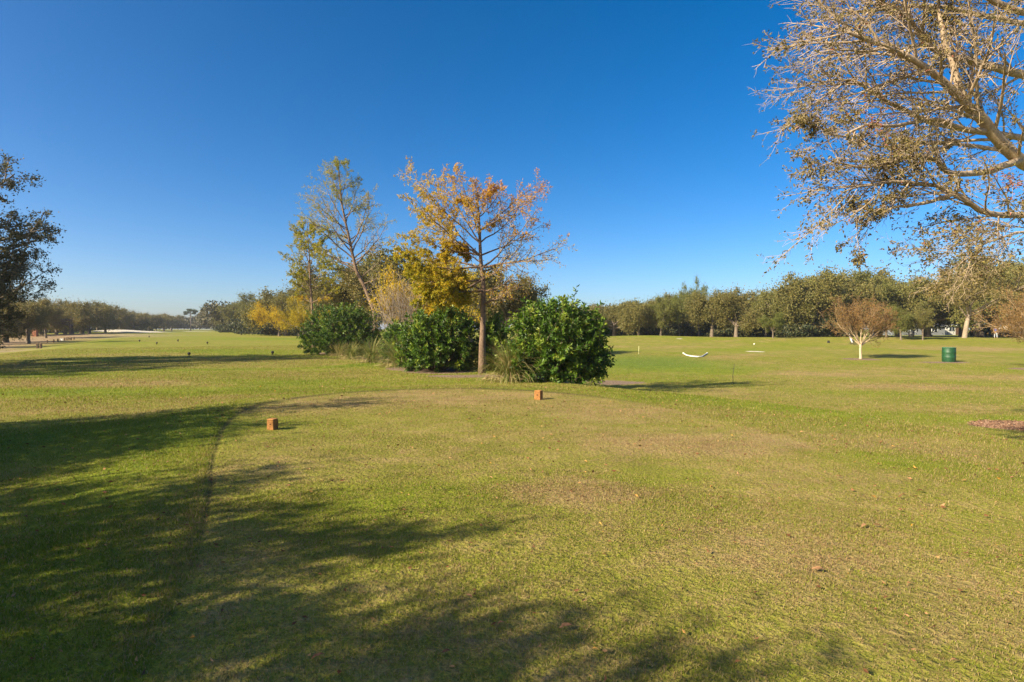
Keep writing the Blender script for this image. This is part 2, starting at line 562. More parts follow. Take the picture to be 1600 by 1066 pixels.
def make_ground_mat():
    m, nt, bs, out = mat_new("turf")
    za = attr(nt, "zone")
    sep = N(nt, "ShaderNodeSeparateColor")
    nt.links.new(za.outputs['Color'], sep.inputs[0])
    dry, green, soil = sep.outputs[0], sep.outputs[1], sep.outputs[2]
    zb = attr(nt, "bare")
    sep2 = N(nt, "ShaderNodeSeparateColor")
    nt.links.new(zb.outputs['Color'], sep2.inputs[0])
    path, sand, mulch = sep2.outputs[0], sep2.outputs[1], sep2.outputs[2]
    c, mid, fin, p = turf_colour(nt, dry, green)
    # blade-scale speckle
    sp = noise(nt, p, 70.0, 2.0, .7)
    sp2 = noise(nt, p, 26.0, 3.0, .65)
    m1 = noise(nt, p, 1.1, 4.0, .7)
    v = mth(nt, 'ADD', mth(nt, 'MULTIPLY', sp, .8), mth(nt, 'MULTIPLY_ADD', sp2, 1.1, -.40))
    v = mth(nt, 'ADD', v, mth(nt, 'MULTIPLY', m1, .95))
    c = hsv(nt, c, None, None, v)
    soilc = ramp(nt, noise(nt, p, 30.0, 4.0), [(.3, (.030, .020, .012)), (.7, (.085, .058, .034))])
    c = mixc(nt, mth(nt, 'MULTIPLY', soil, .9), c, soilc)
    pathc = ramp(nt, noise(nt, p, 1.3, 5.0, .65), [(.3, (.16, .10, .06)), (.55, (.34, .25, .17)), (.75, (.50, .40, .30))])
    c = mixc(nt, mth(nt, 'MULTIPLY', path, mth(nt, 'MULTIPLY_ADD', noise(nt, p, .5, 4.0), 1.6, .1), clamp=True), c, pathc)
    sandc = ramp(nt, noise(nt, p, 4.0, 4.0), [(.3, (.50, .44, .35)), (.7, (.66, .60, .50))])
    c = mixc(nt, sand, c, sandc)
    mulc = ramp(nt, noise(nt, p, 14.0, 5.0, .7), [(.3, (.08, .045, .03)), (.5, (.22, .15, .10)), (.72, (.38, .29, .21))])
    c = mixc(nt, mulch, c, mulc)
    nt.links.new(c, bs.inputs['Base Color'])
    bs.inputs['Roughness'].default_value = .9
    bs.inputs['Specular IOR Level'].default_value = .12
    bp = N(nt, "ShaderNodeBump")
    bp.inputs['Strength'].default_value = .75
    bp.inputs['Distance'].default_value = .035
    h = mth(nt, 'ADD', mth(nt, 'MULTIPLY', sp2, .9), mth(nt, 'MULTIPLY', fin, .9))
    nt.links.new(h, bp.inputs['Height']); nt.links.new(bp.outputs[0], bs.inputs['Normal'])
    return m

def make_blade_mat():
    m, nt, bs, out = mat_new("grass_blades")
    za = attr(nt, "zone")
    sep = N(nt, "ShaderNodeSeparateColor")
    nt.links.new(za.outputs['Color'], sep.inputs[0])
    dry, green, rnd = sep.outputs[0], sep.outputs[1], sep.outputs[2]
    jit = mth(nt, 'MULTIPLY_ADD', rnd, .9, -.45)
    c, mid, fin, p = turf_colour(nt, dry, green, jit)
    # a share of straw-coloured dead blades, more of them where it is dry
    dead = mth(nt, 'LESS_THAN', mth(nt, 'FRACT', mth(nt, 'MULTIPLY', rnd, 37.0)), mth(nt, 'MULTIPLY_ADD', dry, .42, .02))
    c = mixc(nt, dead, c, (.31, .235, .11))
    c = hsv(nt, c, None, None, mth(nt, 'MULTIPLY_ADD', mth(nt, 'FRACT', mth(nt, 'MULTIPLY', rnd, 13.0)), .6, .78))
    nt.links.new(c, bs.inputs['Base Color'])
    bs.inputs['Roughness'].default_value = .6
    bs.inputs['Specular IOR Level'].default_value = .2
    tr = N(nt, "ShaderNodeBsdfTranslucent")
    nt.links.new(hsv(nt, c, None, 1.1, 1.15), tr.inputs['Color'])
    mx = N(nt, "ShaderNodeMixShader"); mx.inputs[0].default_value = .35
    nt.links.new(bs.outputs[0], mx.inputs[1]); nt.links.new(tr.outputs[0], mx.inputs[2])
    nt.links.new(mx.outputs[0], out.inputs['Surface'])
    return m

M = {}
M['turf'] = make_ground_mat()
M['blade'] = make_blade_mat()
M['oak_leaf'] = leaf_mat("oak_leaves", [(0, (.105, .105, .032)), (.35, (.172, .146, .044)), (.7, (.25, .19, .066)), (1, (.32, .23, .10))],
                         trans=.3, tintable=(.135, .150, .028))
M['dark_leaf'] = leaf_mat("dark_oak_leaves", [(0, (.050, .058, .028)), (.5, (.095, .092, .042)), (.8, (.19, .13, .065)), (1, (.25, .15, .07))], trans=.2)
M['hero_leaf'] = leaf_mat("shade_tree_leaves", [(0, (.075, .072, .025)), (.45, (.18, .14, .05)), (.7, (.27, .20, .075)), (.84, (.23, .19, .05)), (.88, (.20, .09, .055)), (1, (.30, .11, .07))], trans=.25)
M['cyp_leaf'] = leaf_mat("cypress_leaves", [(0, (.15, .20, .03)), (.25, (.30, .29, .04)), (.45, (.52, .36, .03)), (.65, (.55, .27, .04)), (.85, (.48, .21, .04)), (1, (.23, .12, .06))], trans=.4, rough=.7, spec=.1)
M['yellow_leaf'] = leaf_mat("yellow_leaves", [(0, (.24, .21, .035)), (.5, (.50, .37, .035)), (1, (.64, .43, .04))], trans=.42, rough=.7, spec=.1)
M['shrub_leaf'] = leaf_mat("shrub_leaves", [(0, (.028, .065, .009)), (.5, (.072, .140, .012)), (.85, (.145, .215, .018)), (1, (.22, .25, .03))], trans=.25, rough=.46, spec=.35)
M['tuft_leaf'] = leaf_mat("tuft_blades", [(0, (.07, .12, .02)), (.45, (.16, .19, .045)), (.75, (.30, .25, .10)), (1, (.44, .32, .17))], trans=.25, rough=.6, spec=.2)
M['twig_leaf'] = leaf_mat("rusty_seed_heads", [(0, (.17, .105, .035)), (.5, (.25, .15, .052)), (1, (.30, .145, .075))], trans=.2, rough=.8, spec=.1)
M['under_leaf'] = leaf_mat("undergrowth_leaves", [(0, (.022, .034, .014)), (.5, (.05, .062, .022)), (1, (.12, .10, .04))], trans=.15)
M['wood_leaf'] = leaf_mat("far_wood_leaves", [(0, (.060, .062, .030)), (.5, (.105, .095, .045)), (1, (.165, .135, .07))], trans=.15)
M['pine_leaf'] = leaf_mat("pine_needles", [(0, (.03, .055, .02)), (1, (.09, .11, .035))], trans=.15)
M['bark'] = bark_mat("oak_bark", (.085, .062, .045), (.22, .175, .13))
M['pale_bark'] = bark_mat("pale_bark", (.19, .145, .10), (.38, .30, .22))
M['hero_bark'] = bark_mat("shade_tree_bark", (.26, .19, .125), (.50, .38, .265), 5.0)
M['cyp_bark'] = bark_mat("cypress_bark", (.095, .062, .042), (.235, .16, .11), 7.0, .6)
M['grey_twig'] = bark_mat("grey_twigs", (.19, .15, .11), (.35, .285, .22), 5.0)
M['myrtle_bark'] = bark_mat("myrtle_bark", (.34, .25, .16), (.55, .43, .29), 4.0)
M['myrtle_twig'] = bark_mat("myrtle_twigs", (.23, .155, .085), (.38, .27, .16), 4.0)
M['shrub_stem'] = bark_mat("shrub_stems", (.07, .05, .035), (.17, .13, .09))

# ------------------------------------------------------------------ ground sheet
def build_ground():
    ang_f = np.radians(np.arange(-64, 64.001, .22))
    ang_b = np.radians(np.arange(66, 294.1, 2.0))
    ang = np.concatenate([ang_f, ang_b])
    na = len(ang)
    rad = np.concatenate([[.35, .8, 1.2], np.geomspace(1.6, 60, 360), np.geomspace(60, 420, 300)[1:], np.geomspace(420, 2600, 40)[1:]])
    R, A = np.meshgrid(rad, ang, indexing='ij')
    X = np.sin(A) * R; Y = np.cos(A) * R
    x, y = X.ravel(), Y.ravel()
    z = height(x, y)
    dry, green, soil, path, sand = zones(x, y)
    V = np.stack([x, y, z], 1)
    nr = len(rad)
    i = np.arange(nr - 1)[:, None] * na; j = np.arange(na)[None, :]; k = (j + 1) % na
    q = np.stack([i + j, i + na + j, i + na + k, i + k], -1).reshape(-1, 4)
    V = np.vstack([V, [(0, 0, hz(0, 0))]])
    c = len(V) - 1
    t = np.stack([np.arange(na), (np.arange(na) + 1) % na, np.full(na, c)], 1)
    def ext(a): return np.concatenate([a, [.4]])
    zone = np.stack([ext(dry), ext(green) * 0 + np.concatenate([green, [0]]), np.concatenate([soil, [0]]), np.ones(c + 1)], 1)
    mul = mulch_mask(x, y)
    bare = np.stack([np.concatenate([path, [0]]), np.concatenate([sand, [0]]), np.concatenate([mul, [0]]), np.ones(c + 1)], 1)
    o = new_mesh("ground", V, [q, t[:, [1, 0, 2]]], M['turf'], None, {"zone": zone, "bare": bare}, True)
    tag(o, "mown golf course turf with lush, tan and sandy patches", None, None, "structure")

MULCH = []      # (x, y, rx, ry)
def mulch_mask(x, y):
    m = np.zeros(x.shape)
    for (cx, cy, rx, ry) in MULCH:
        r = np.sqrt(((x - cx) / rx) ** 2 + ((y - cy) / ry) ** 2) * (1 + .16 * wob(x, y, 3.5 / max(rx, ry), cx) + .06 * wob(x, y, 14 / max(rx, ry), cy))
        m = np.maximum(m, 1 - sstep(.88, 1.06, r))
    return m

for px, py, rx, ry in ((1345, 561.5, 1.75, 1.3), (1472, 566.5, 2.1, 1.1), (1600, 666.5, 1.55, 1.25), (1625, 577, 2.4, 1.4), (716, 588, 1.3, .9), (765, 588, 1.2, 1.0),
                       (650, 576, 1.6, 1.6), (950, 598, 2.2, 1.4), (860, 594, 2.4, 2.0), (545, 552, 2.6, 2.4), (600, 560, 2.0, 2.0), (690, 580, 1.9, 1.7)):
    c = gp(px, py)
    MULCH.append((c.x, c.y, rx, ry))
build_ground()

# ------------------------------------------------------------------ grass blades of the nearer turf
def build_grass():
    sets = []
    def ringset(r0, r1, a, dens):
        area = math.radians(2 * a) * (r1 * r1 - r0 * r0) / 2
        n = int(area * dens)
        A = np.radians(nrg.uniform(-a, a, n))
        R = np.sqrt(nrg.uniform(r0 * r0, r1 * r1, n))
        return np.sin(A) * R, np.cos(A) * R, R
    for r0, r1, a, dens in ((1.6, 3.6, 62, 11000), (3.6, 6, 54, 9500), (6, 9, 50, 5200), (9, 13, 49, 2600), (13, 19, 48, 1200), (19, 28, 47, 450), (28, 42, 46, 220), (42, 66, 46, 100)):
        x, y, R = ringset(r0, r1, a, dens)
        # clumping
        cl = .5 + .5 * np.sin(x * 21 + 3 * np.sin(y * 13)) * np.sin(y * 19 + 3 * np.sin(x * 11 + 1))
        keep = nrg.random(len(x)) < .45 + .75 * cl
        sets.append((x[keep], y[keep], R[keep]))
    x = np.concatenate([s[0] for s in sets]); y = np.concatenate([s[1] for s in sets]); R = np.concatenate([s[2] for s in sets])
    z = height(x, y)
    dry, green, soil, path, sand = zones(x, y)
    d = poly_dist(x, y, TEE)
    mul = mulch_mask(x, y)
    keep = (nrg.random(len(x)) > soil * 1.1) & (nrg.random(len(x)) > mul * 1.2)
    x, y, z, R, dry, green, d = (a[keep] for a in (x, y, z, R, dry, green, d))
    n = len(x)
    inside = d < 0
    tuft = np.clip(.5 + .5 * wob(x, y, 3.1, .7), 0, 1)
    L = np.where(inside, .016, .023) * (.6 + .9 * nrg.random(n)) * (.75 + .6 * tuft)
    L *= 1 + np.clip((R - 5) / 20, 0, 1) * .9
    edge = np.exp(-((d - .09) / .07) ** 2) * (x < 1)
    L *= 1 + .5 * edge
    W = (.0029 + .0014 * nrg.random(n)) * (1 + np.clip((R - 3) / 5.0, 0, 8))
    th = nrg.uniform(0, 2 * math.pi, n)
    lean = np.abs(nrg.normal(.42, .34, n))
    D = np.stack([np.cos(th) * np.sin(lean), np.sin(th) * np.sin(lean), np.cos(lean)], 1)
    lean2 = lean + nrg.uniform(.1, .9, n)
    D2 = np.stack([np.cos(th) * np.sin(lean2), np.sin(th) * np.sin(lean2), np.cos(lean2)], 1)
    ph = th + math.pi / 2 + nrg.normal(0, .5, n)
    S = np.stack([np.cos(ph), np.sin(ph), np.zeros(n)], 1)
    P = np.stack([x, y, z - .004], 1)
    near = R < 6.5
    rnd = nrg.random(n)
    def col(mask, k):
        return np.repeat(np.stack([dry[mask], green[mask], rnd[mask], np.ones(mask.sum())], 1), k, 0)
    m = near
    P1, D1, D21, S1, L1, W1 = P[m], D[m], D2[m], S[m], L[m][:, None], W[m][:, None]
    mid = P1 + D1 * L1 * .55
    tip = mid + D21 * L1 * .5
    VA = np.stack([P1 - S1 * W1 * .5, P1 + S1 * W1 * .5, mid + S1 * W1 * .42, mid - S1 * W1 * .42, tip], 1).reshape(-1, 3)
    na = len(P1)
    b = np.arange(na)[:, None] * 5
    qa = b + np.array([[0, 1, 2, 3]]); ta = b + np.array([[3, 2, 4]])
    m2 = ~near
    P1, D1, D21, S1, L1, W1 = P[m2], D[m2], D2[m2], S[m2], L[m2][:, None], W[m2][:, None]
    tip = P1 + (D1 + D21) * .5 * L1
    VB = np.stack([P1 - S1 * W1 * .5, P1 + S1 * W1 * .5, tip], 1).reshape(-1, 3)
    tb = np.arange(len(P1) * 3).reshape(-1, 3) + len(VA)
    o = new_mesh("grass", np.vstack([VA, VB]), [qa, np.vstack([ta, tb])], M['blade'], None,
                 {"zone": np.vstack([col(m, 5), col(m2, 3)])}, False)
    tag(o, "short mown grass, green and straw coloured", None, None, "stuff")
    print("blades", n)
build_grass()

# ------------------------------------------------------------------ trees
def rv(r):
    return Vector((r.gauss(0, 1), r.gauss(0, 1), r.gauss(0, 1))).normalized()

def perp(d, az):
    a = d.cross(Vector((0, 0, 1)))
    if a.length < .05: a = d.cross(Vector((1, 0, 0)))
    a.normalize(); b = d.cross(a)
    return a * math.cos(az) + b * math.sin(az)

def limb_poly(r, p, d, L, r0, r1, seg, wander, pull):
    pts = [p.copy()]; rad = [r0]
    for i in range(seg):
        d = (d + rv(r) * wander + pull / seg).normalized()
        p = p + d * (L / seg)
        pts.append(p.copy()); rad.append(r0 + (r1 - r0) * (i + 1) / seg)
    return pts, rad

def along(pts, f):
    x = f * (len(pts) - 1)
    i = min(int(x), len(pts) - 2)
    t = x - i
    return pts[i].lerp(pts[i + 1], t), (pts[i + 1] - pts[i]).normalized(), i, t

def grow(r, out, p, d, L, r0, lvl, P):
    """recursive limb: out collects (level, points, radii)"""
    pts, rad = limb_poly(r, p, d, L, r0, r0 * P['taper'][lvl], P['seg'][lvl], P['wander'][lvl], Vector(P['pull'][lvl]))
    out.append((lvl, pts, rad))
    branch(r, out, pts, rad, L, lvl, P)

def branch(r, out, pts, rad, L, lvl, P):
    if lvl >= P['levels']: return
    nc = P['n'][lvl]
    az = r.uniform(0, 6.28)
    for k in range(nc):
        f = P['start'][lvl] + (1 - P['start'][lvl]) * (k + r.random()) / nc
        f = min(f, .995)
        q, dd, i, t = along(pts, f)
        az += 2.4 + r.uniform(-.5, .5)
        ang = math.radians(P['ang'][lvl] * r.uniform(.7, 1.3))
        nd = (dd * math.cos(ang) + perp(dd, az) * math.sin(ang)).normalized()
        cl = L * P['ratio'][lvl] * r.uniform(.65, 1.2) * (1 - P['fall'][lvl] * f)
        cr = min(rad[i] * .75, rad[0] * P['rr'][lvl]) * r.uniform(.8, 1.1)
        grow(r, out, q, nd, cl, max(cr, P['rmin']), lvl + 1, P)

SIDES = (9, 6, 4, 3, 3, 3)
def wood(segs, lv):
    mb = MB()
    for l, pts, rad in segs:
        if l in lv:
            mb.tube(pts, rad, SIDES[min(l, 5)], cap=l < 2)
    return mb

def twig_leaves(r, mb, segs, lvl, per, L, W, jitter, hue, dirmix=.8, start=.25, droop=0.0, keep=None):
    ps, ds = [], []
    for l, pts, rad in segs:
        if l != lvl: continue
        if keep is not None and r.random() > keep(pts[-1]): continue
        for k in range(per if isinstance(per, int) else int(per(pts[-1]))):
            q, dd, i, t = along(pts, start + (1 - start) * r.random())
            ps.append(q + rv(r) * abs(r.gauss(0, jitter)))
            ds.append(dd * (1 - dirmix) + rv(r) * dirmix + Vector((0, 0, -droop)))
    if not ps: return
    P = np.array([tuple(p) for p in ps]); D = np.array([tuple(d) for d in ds])
    n = len(P)
    rr = np.random.default_rng(r.randint(0, 1 << 30))
    h = hue(P, rr) if callable(hue) else np.clip(rr.normal(hue, .2, n), 0, 1)
    mb.leaves(P, D, L * rr.uniform(.65, 1.35, n), W * rr.uniform(.65, 1.35, n), h, rr=rr)

OAK = dict(levels=3, taper=(.6, .35, .3, .3), seg=(4, 6, 4, 2), wander=(.06, .17, .2, .2), pull=((0, 0, .1), (0, 0, .25), (0, 0, .1), (0, 0, .05)),
           n=(7, 7, 6), start=(.55, .25, .2), ang=(58, 48, 50), ratio=(1.7, .5, .5), fall=(.1, .35, .3), rr=(.45, .4, .4), rmin=.012)

def make_oak(seed, P, h_trunk, r_trunk, per, L, W, jitter, leafmat, hue=.5, barkmat=None, flare=1.3, upd=None, tw=2):
    """prototype tree about 10 m tall standing at its own origin"""
    r = random.Random(seed)
    segs = []
    Q = dict(P)
    if upd: Q.update(upd)
    grow(r, segs, Vector((0, 0, -.15)), Vector((r.uniform(-.06, .06), r.uniform(-.06, .06), 1)).normalized(), h_trunk, r_trunk, 0, Q)
    root = empty("oak_tree", (0, 0, 0))
    # root flare
    pts, rad = segs[0][1], segs[0][2]
    segs[0] = (0, [pts[0], pts[0].lerp(pts[1], .25)] + pts[1:], [rad[0] * flare, rad[0] * 1.03] + rad[1:])
    wood(segs, (0,)).build("trunk", barkmat or M['bark'], root, True)
    wood(segs, range(1, tw + 1)).build("limbs", barkmat or M['bark'], root, True)
    mb = MB()
    twig_leaves(r, mb, segs, Q['levels'], per, L, W, jitter, hue)
    c = mb.build("crown", leafmat, root)
    zt = max(v[:, 2].max() for v in mb.v)
    root["top"] = float(zt)
    xs = np.concatenate([v[:, 0] for v in mb.v])
    root["wid"] = float(np.percentile(xs, 99) - np.percentile(xs, 1))
    c["tint"] = 0.0
    return root

PROTO = {}
_protos_used = set()
def proto(key, fn):
    if key not in PROTO:
        PROTO[key] = fn()
    return PROTO[key]

def oak_variant(k):
    specs = [
        dict(upd=None, h=2.6, rt=.42, per=34),
        dict(upd=dict(ang=(48, 45, 50), n=(6, 7, 6), pull=((0, 0, .1), (0, 0, .55), (0, 0, .2), (0, 0, .05))), h=3.2, rt=.36, per=34),
        dict(upd=dict(ang=(64, 50, 55), n=(8, 7, 6), ratio=(2.0, .5, .5)), h=2.3, rt=.48, per=32),
        dict(upd=dict(ang=(40, 42, 48), n=(6, 7, 6), pull=((0, 0, .1), (0, 0, .7), (0, 0, .25), (0, 0, .05)), start=(.6, .2, .2)), h=3.4, rt=.33, per=36),
        dict(upd=dict(ang=(55, 52, 52), n=(7, 8, 5), ratio=(1.6, .55, .5)), h=2.8, rt=.40, per=36),
    ]
    s = specs[k]
    return make_oak(100 + k, OAK, s['h'], s['rt'] * .68, int(s['per'] * 2.1), .205, .11, .50, M['oak_leaf'], hue=.42, upd=s['upd'])

def place_oak(k, px, Y, top_py, label, group, tint=0.0, wide=1.0, name=None, hue=None):
    key = ('oak', k)
    first = key not in PROTO
    p = proto(key, lambda: oak_variant(k))
    o = p if first else copy_tree(p)
    if name: o.name = name
    x = (px - 800) / F * Y
    z = hz(x, Y)
    top = at(px, top_py, Y).z
    s = (top - z) / p["top"] * (1.14 if px > 1240 else 1.09 if px > 850 else 1.05)
    sw = s * wide
    o.location = (x, Y, z); o.scale = (sw, sw, s)
    o.rotation_euler = (0, 0, rng.uniform(0, 6.28))
    for c in o.children:
        if c.name.startswith("crown"): c["tint"] = tint
    tag(o, label, "tree", group)
    return o

ORD = ["first", "second", "third", "fourth", "fifth", "sixth", "seventh", "eighth", "ninth", "tenth", "eleventh", "twelfth", "thirteenth",
       "fourteenth", "fifteenth", "sixteenth", "seventeenth", "eighteenth", "nineteenth", "twentieth"]

# tree line beyond the practice field, counted from the big round shrub
RIGHT = [  # px, depth, top, variant, tint, width
    (925, 116, 480, 0, .2, 1.0), (960, 112, 470, 2, .15, 1.0), (998, 108, 467, 4, .1, .95), (1032, 106, 461, 1, .55, .95), (1062, 110, 444, 3, .75, .62), (1092, 112, 434, 3, .8, .58),
    (1112, 98, 452, 4, .1, .95), (1150, 95, 449, 0, .05, 1.05), (1196, 104, 456, 1, .35, .9), (1240, 100, 447, 2, .3, .8),
    (1268, 96, 428, 4, .15, .95), (1318, 99, 417, 0, .1, 1.0), (1362, 104, 426, 1, .45, .9), (1402, 106, 432, 4, .25, .9), (1450, 108, 428, 2, .35, .95),
    (1556, 104, 400, 1, .35, 1.0), (1606, 100, 396, 0, .25, 1.0), (1668, 98, 402, 4, .3, 1.0), (1735, 96, 398, 2, .2, 1.0), (1810, 96, 405, 1, .2, 1.0)]
for i, (px, Y, top, k, tint, wd) in enumerate(RIGHT):
    look = ("tall narrow green" if wd < .7 else "greener" if tint > .4 else "olive brown spreading" if k in (0, 2) else "olive brown rounded")
    place_oak(k, px, Y, top, f"{look} oak, {ORD[i]} from the big round shrub along the practice field", "trees lining the practice field", min(1, tint + .18), wd)

REAR = [(940, 128, 474, 4), (978, 126, 470, 0), (1015, 124, 464, 2), (1048, 122, 458, 4), (1085, 124, 452, 0), (1130, 118, 452, 2), (1172, 120, 454, 4), (1218, 118, 452, 0),
        (1255, 114, 440, 2), (1292, 116, 428, 4), (1340, 118, 424, 0), (1372, 120, 430, 2), (1504, 122, 416, 0), (1530, 120, 412, 2), (1580, 118, 404, 4), (1635, 116, 404, 0)]
for i, (px, Y, top, k) in enumerate(REAR):
    place_oak(k, px, Y, top, f"brown olive oak, {ORD[i]} from the big round shrub in the rear of the tree line", "trees in the rear of the tree line", .1 + .5 * ((i * 7) % 5) / 5, 1.1)

SMALL = [(1208, 88, 488, 1, .95, "small bright green tree before the olive oaks past the white sand spot"),
         (1408, 84, 482, 1, .7, "small dark trunked tree behind the crape myrtle, before the grey roofed house"),
         (1442, 84, 476, 3, .35, "slim trunked small tree between the crape myrtle and the big pale oak"),
         (1385, 90, 478, 0, .75, "low green tree just behind the crown of the crape myrtle")]
for px, Y, top, k, tint, lab in SMALL:
    place_oak(k, px, Y, top, lab, "small trees in front of the tree line", tint, .95)

# the giant pale oak by the second myrtle
def giant():
    o = make_oak(407, OAK, 4.0, .27, 44, .205, .11, .5, M['oak_leaf'], hue=.5, barkmat=M['pale_bark'],
                 upd=dict(n=(8, 7, 6), ratio=(1.75, .5, .45), ang=(48, 45, 50), start=(.62, .3, .2), taper=(.75, .3, .3, .3), rr=(.42, .45, .4)))
    o.name = "pale_oak"
    x = (1507 - 800) / F * 88; z = hz(x, 88)
    s = (at(1507, 402, 88).z - z) / o["top"]
    o.location = (x, 88, z); o.scale = (s * 1.05, s * 1.05, s)
    tag(o, "giant oak with thick pale trunk and bare limbs near the green barrel", "tree")
giant()

# tree line along the far fairway, counted away from the dark tree
LEFT = [(-40, 80, 455, 0, .1, 1.1), (10, 92, 468, 2, .1, 1.0), (44, 86, 462, 4, 0, .95), (72, 112, 464, 1, 0, 1.0), (112, 128, 464, 2, .1, 1.1), (88, 150, 466, 0, .1, 1.1), (140, 160, 468, 4, .1, 1.15), (165, 182, 474, 0, .05, 1.1),
        (188, 205, 481, 1, .05, 1.15), (210, 225, 485, 2, .05, 1.1), (232, 250, 487, 4, .05, 1.15), (256, 280, 488, 0, .05, 1.2)]
for i, (px, Y, top, k, tint, wd) in enumerate(LEFT):
    look = "pale brown thin crowned" if i == 2 else ("grey olive spreading" if k in (0, 2) else "grey olive rounded")
    place_oak(k, px, Y, top, f"{look} oak, {ORD[i]} along the sandy track going away from the dark oak", "oaks along the sandy track", tint, wd)
LREAR = [(30, 120, 462, 1), (66, 140, 464, 4), (102, 158, 466, 0), (128, 172, 470, 2), (152, 196, 474, 1), (176, 216, 479, 4), (199, 240, 484, 0), (222, 262, 487, 2), (244, 300, 489, 1), (268, 330, 490, 4)]
for i, (px, Y, top, k) in enumerate(LREAR):
    place_oak(k, px, Y, top, f"brown oak, {ORD[i]} in the rear row of trees beyond the sandy track", "oaks in the rear row beyond the sandy track", .05, 1.25)
MIDL = [(352, 270, 490, 0, .4, 1.2), (370, 230, 480, 2, .4, 1.1), (388, 195, 467, 4, .5, 1.15), (408, 170, 456, 1, .55, 1.2), (428, 150, 446, 0, .5, 1.1), (448, 128, 444, 2, .3, 1.1)]
for i, (px, Y, top, k, tint, wd) in enumerate(MIDL):
    place_oak(k, px, Y, top, f"green oak, {ORD[i]} nearer than the lone pine on the fairway side before the shrubs", "oaks between the lone pine and the shrubs", tint, wd)
BACK = [(512, 92, 424, 1, .15, 1.1, "brown green oak behind the leafy shrub and the thin cypress"), (560, 70, 384, 3, .1, 1.25, "big brown domed oak behind the leaning cypress"),
        (618, 74, 386, 4, .35, .95, "domed oak between the leaning cypress and the orange cypress"), (672, 76, 398, 1, .45, 1.1, "green oak behind the yellow foliage beside the orange cypress"),
        (735, 72, 410, 0, .2, .9, "olive oak straight behind the orange cypress trunk"), (788, 58, 412, 4, .05, .75, "brown thin oak showing between the orange cypress and the round shrub"),
        (468, 118, 446, 1, .3, 1.0, "oak behind the thin yellow green cypress")]
for px, Y, top, k, tint, wd, lab in BACK:
    place_oak(k, px, Y, top, lab, "oaks behind the shrub bed", tint, wd)

# ---- yellowing broad trees
def make_yellow(seed, hue):
    o = make_oak(seed, OAK, 2.4, .2, 55, .17, .075, .46, M['yellow_leaf'], hue=hue, upd=dict(n=(8, 6, 6), ang=(60, 48, 50), ratio=(2.0, .5, .5)))
    o.name = "yellow_tree"
    return o
ya = make_yellow(51, .55)
yb = copy_tree(ya)
yc = make_yellow(52, .25)
for o, px, Y, top, wd, lab in ((ya, 672, 44, 392, .84, "yellow leaved tree between the leaning cypress and the orange cypress"),
                               (yb, 436, 120, 462, 1.0, "yellowing tree beyond the thin cypress, edge of the fairway"),
                               (yc, 474, 84, 455, .9, "small golden brown tree behind the thin yellow green cypress")):
    x = (px - 800) / F * Y; z = hz(x, Y); s = (at(px, top, Y).z - z) / o["top"]
    o.location = (x, Y, z); o.scale = (s * wd, s * wd, s)
    tag(o, lab, "tree", "yellowing trees around the shrub bed")

# ---- bare twiggy shrub between the bushes
def twiggy(px, py, Y, top, width, lab, n=16, seed=3):
    r = random.Random(seed)
    x = (px - 800) / F * Y
    base = Vector((x, Y, hz(x, Y)))
    H = at(px, top, Y).z - base.z
    root = empty("bare_shrub", base)
    mb = MB()
    lf = MB()
    P = dict(levels=2, taper=(.4, .4, .4), seg=(5, 4, 3), wander=(.1, .16, .2), pull=((0, 0, .4), (0, 0, .3), (0, 0, .2)), n=(9, 6), start=(.3, .2),
             ang=(26, 34), ratio=(.5, .5), fall=(.3, .3), rr=(.5, .5), rmin=.008)
    segs = []
    for i in range(n):
        a = r.uniform(0, 6.28)
        d = Vector((math.cos(a) * .38, math.sin(a) * .38, 1)).normalized()
        grow(r, segs, Vector((math.cos(a) * width * .12, math.sin(a) * width * .12, -.05)), d, H * r.uniform(.7, 1.02), .028, 0, P)
    for l, pts, rad in segs:
        mb.tube(pts, rad, 3, cap=False)
    mb.build("stems", M['grey_twig'], root)
    twig_leaves(r, lf, segs, 2, 1, .10, .05, .08, .3)
    lf.build("foliage", M['twig_leaf'], root)
    tag(root, lab, "shrub")
twiggy(624, 0, 38, 436, 1.5, "bare grey twiggy shrub between two leafy green shrubs")

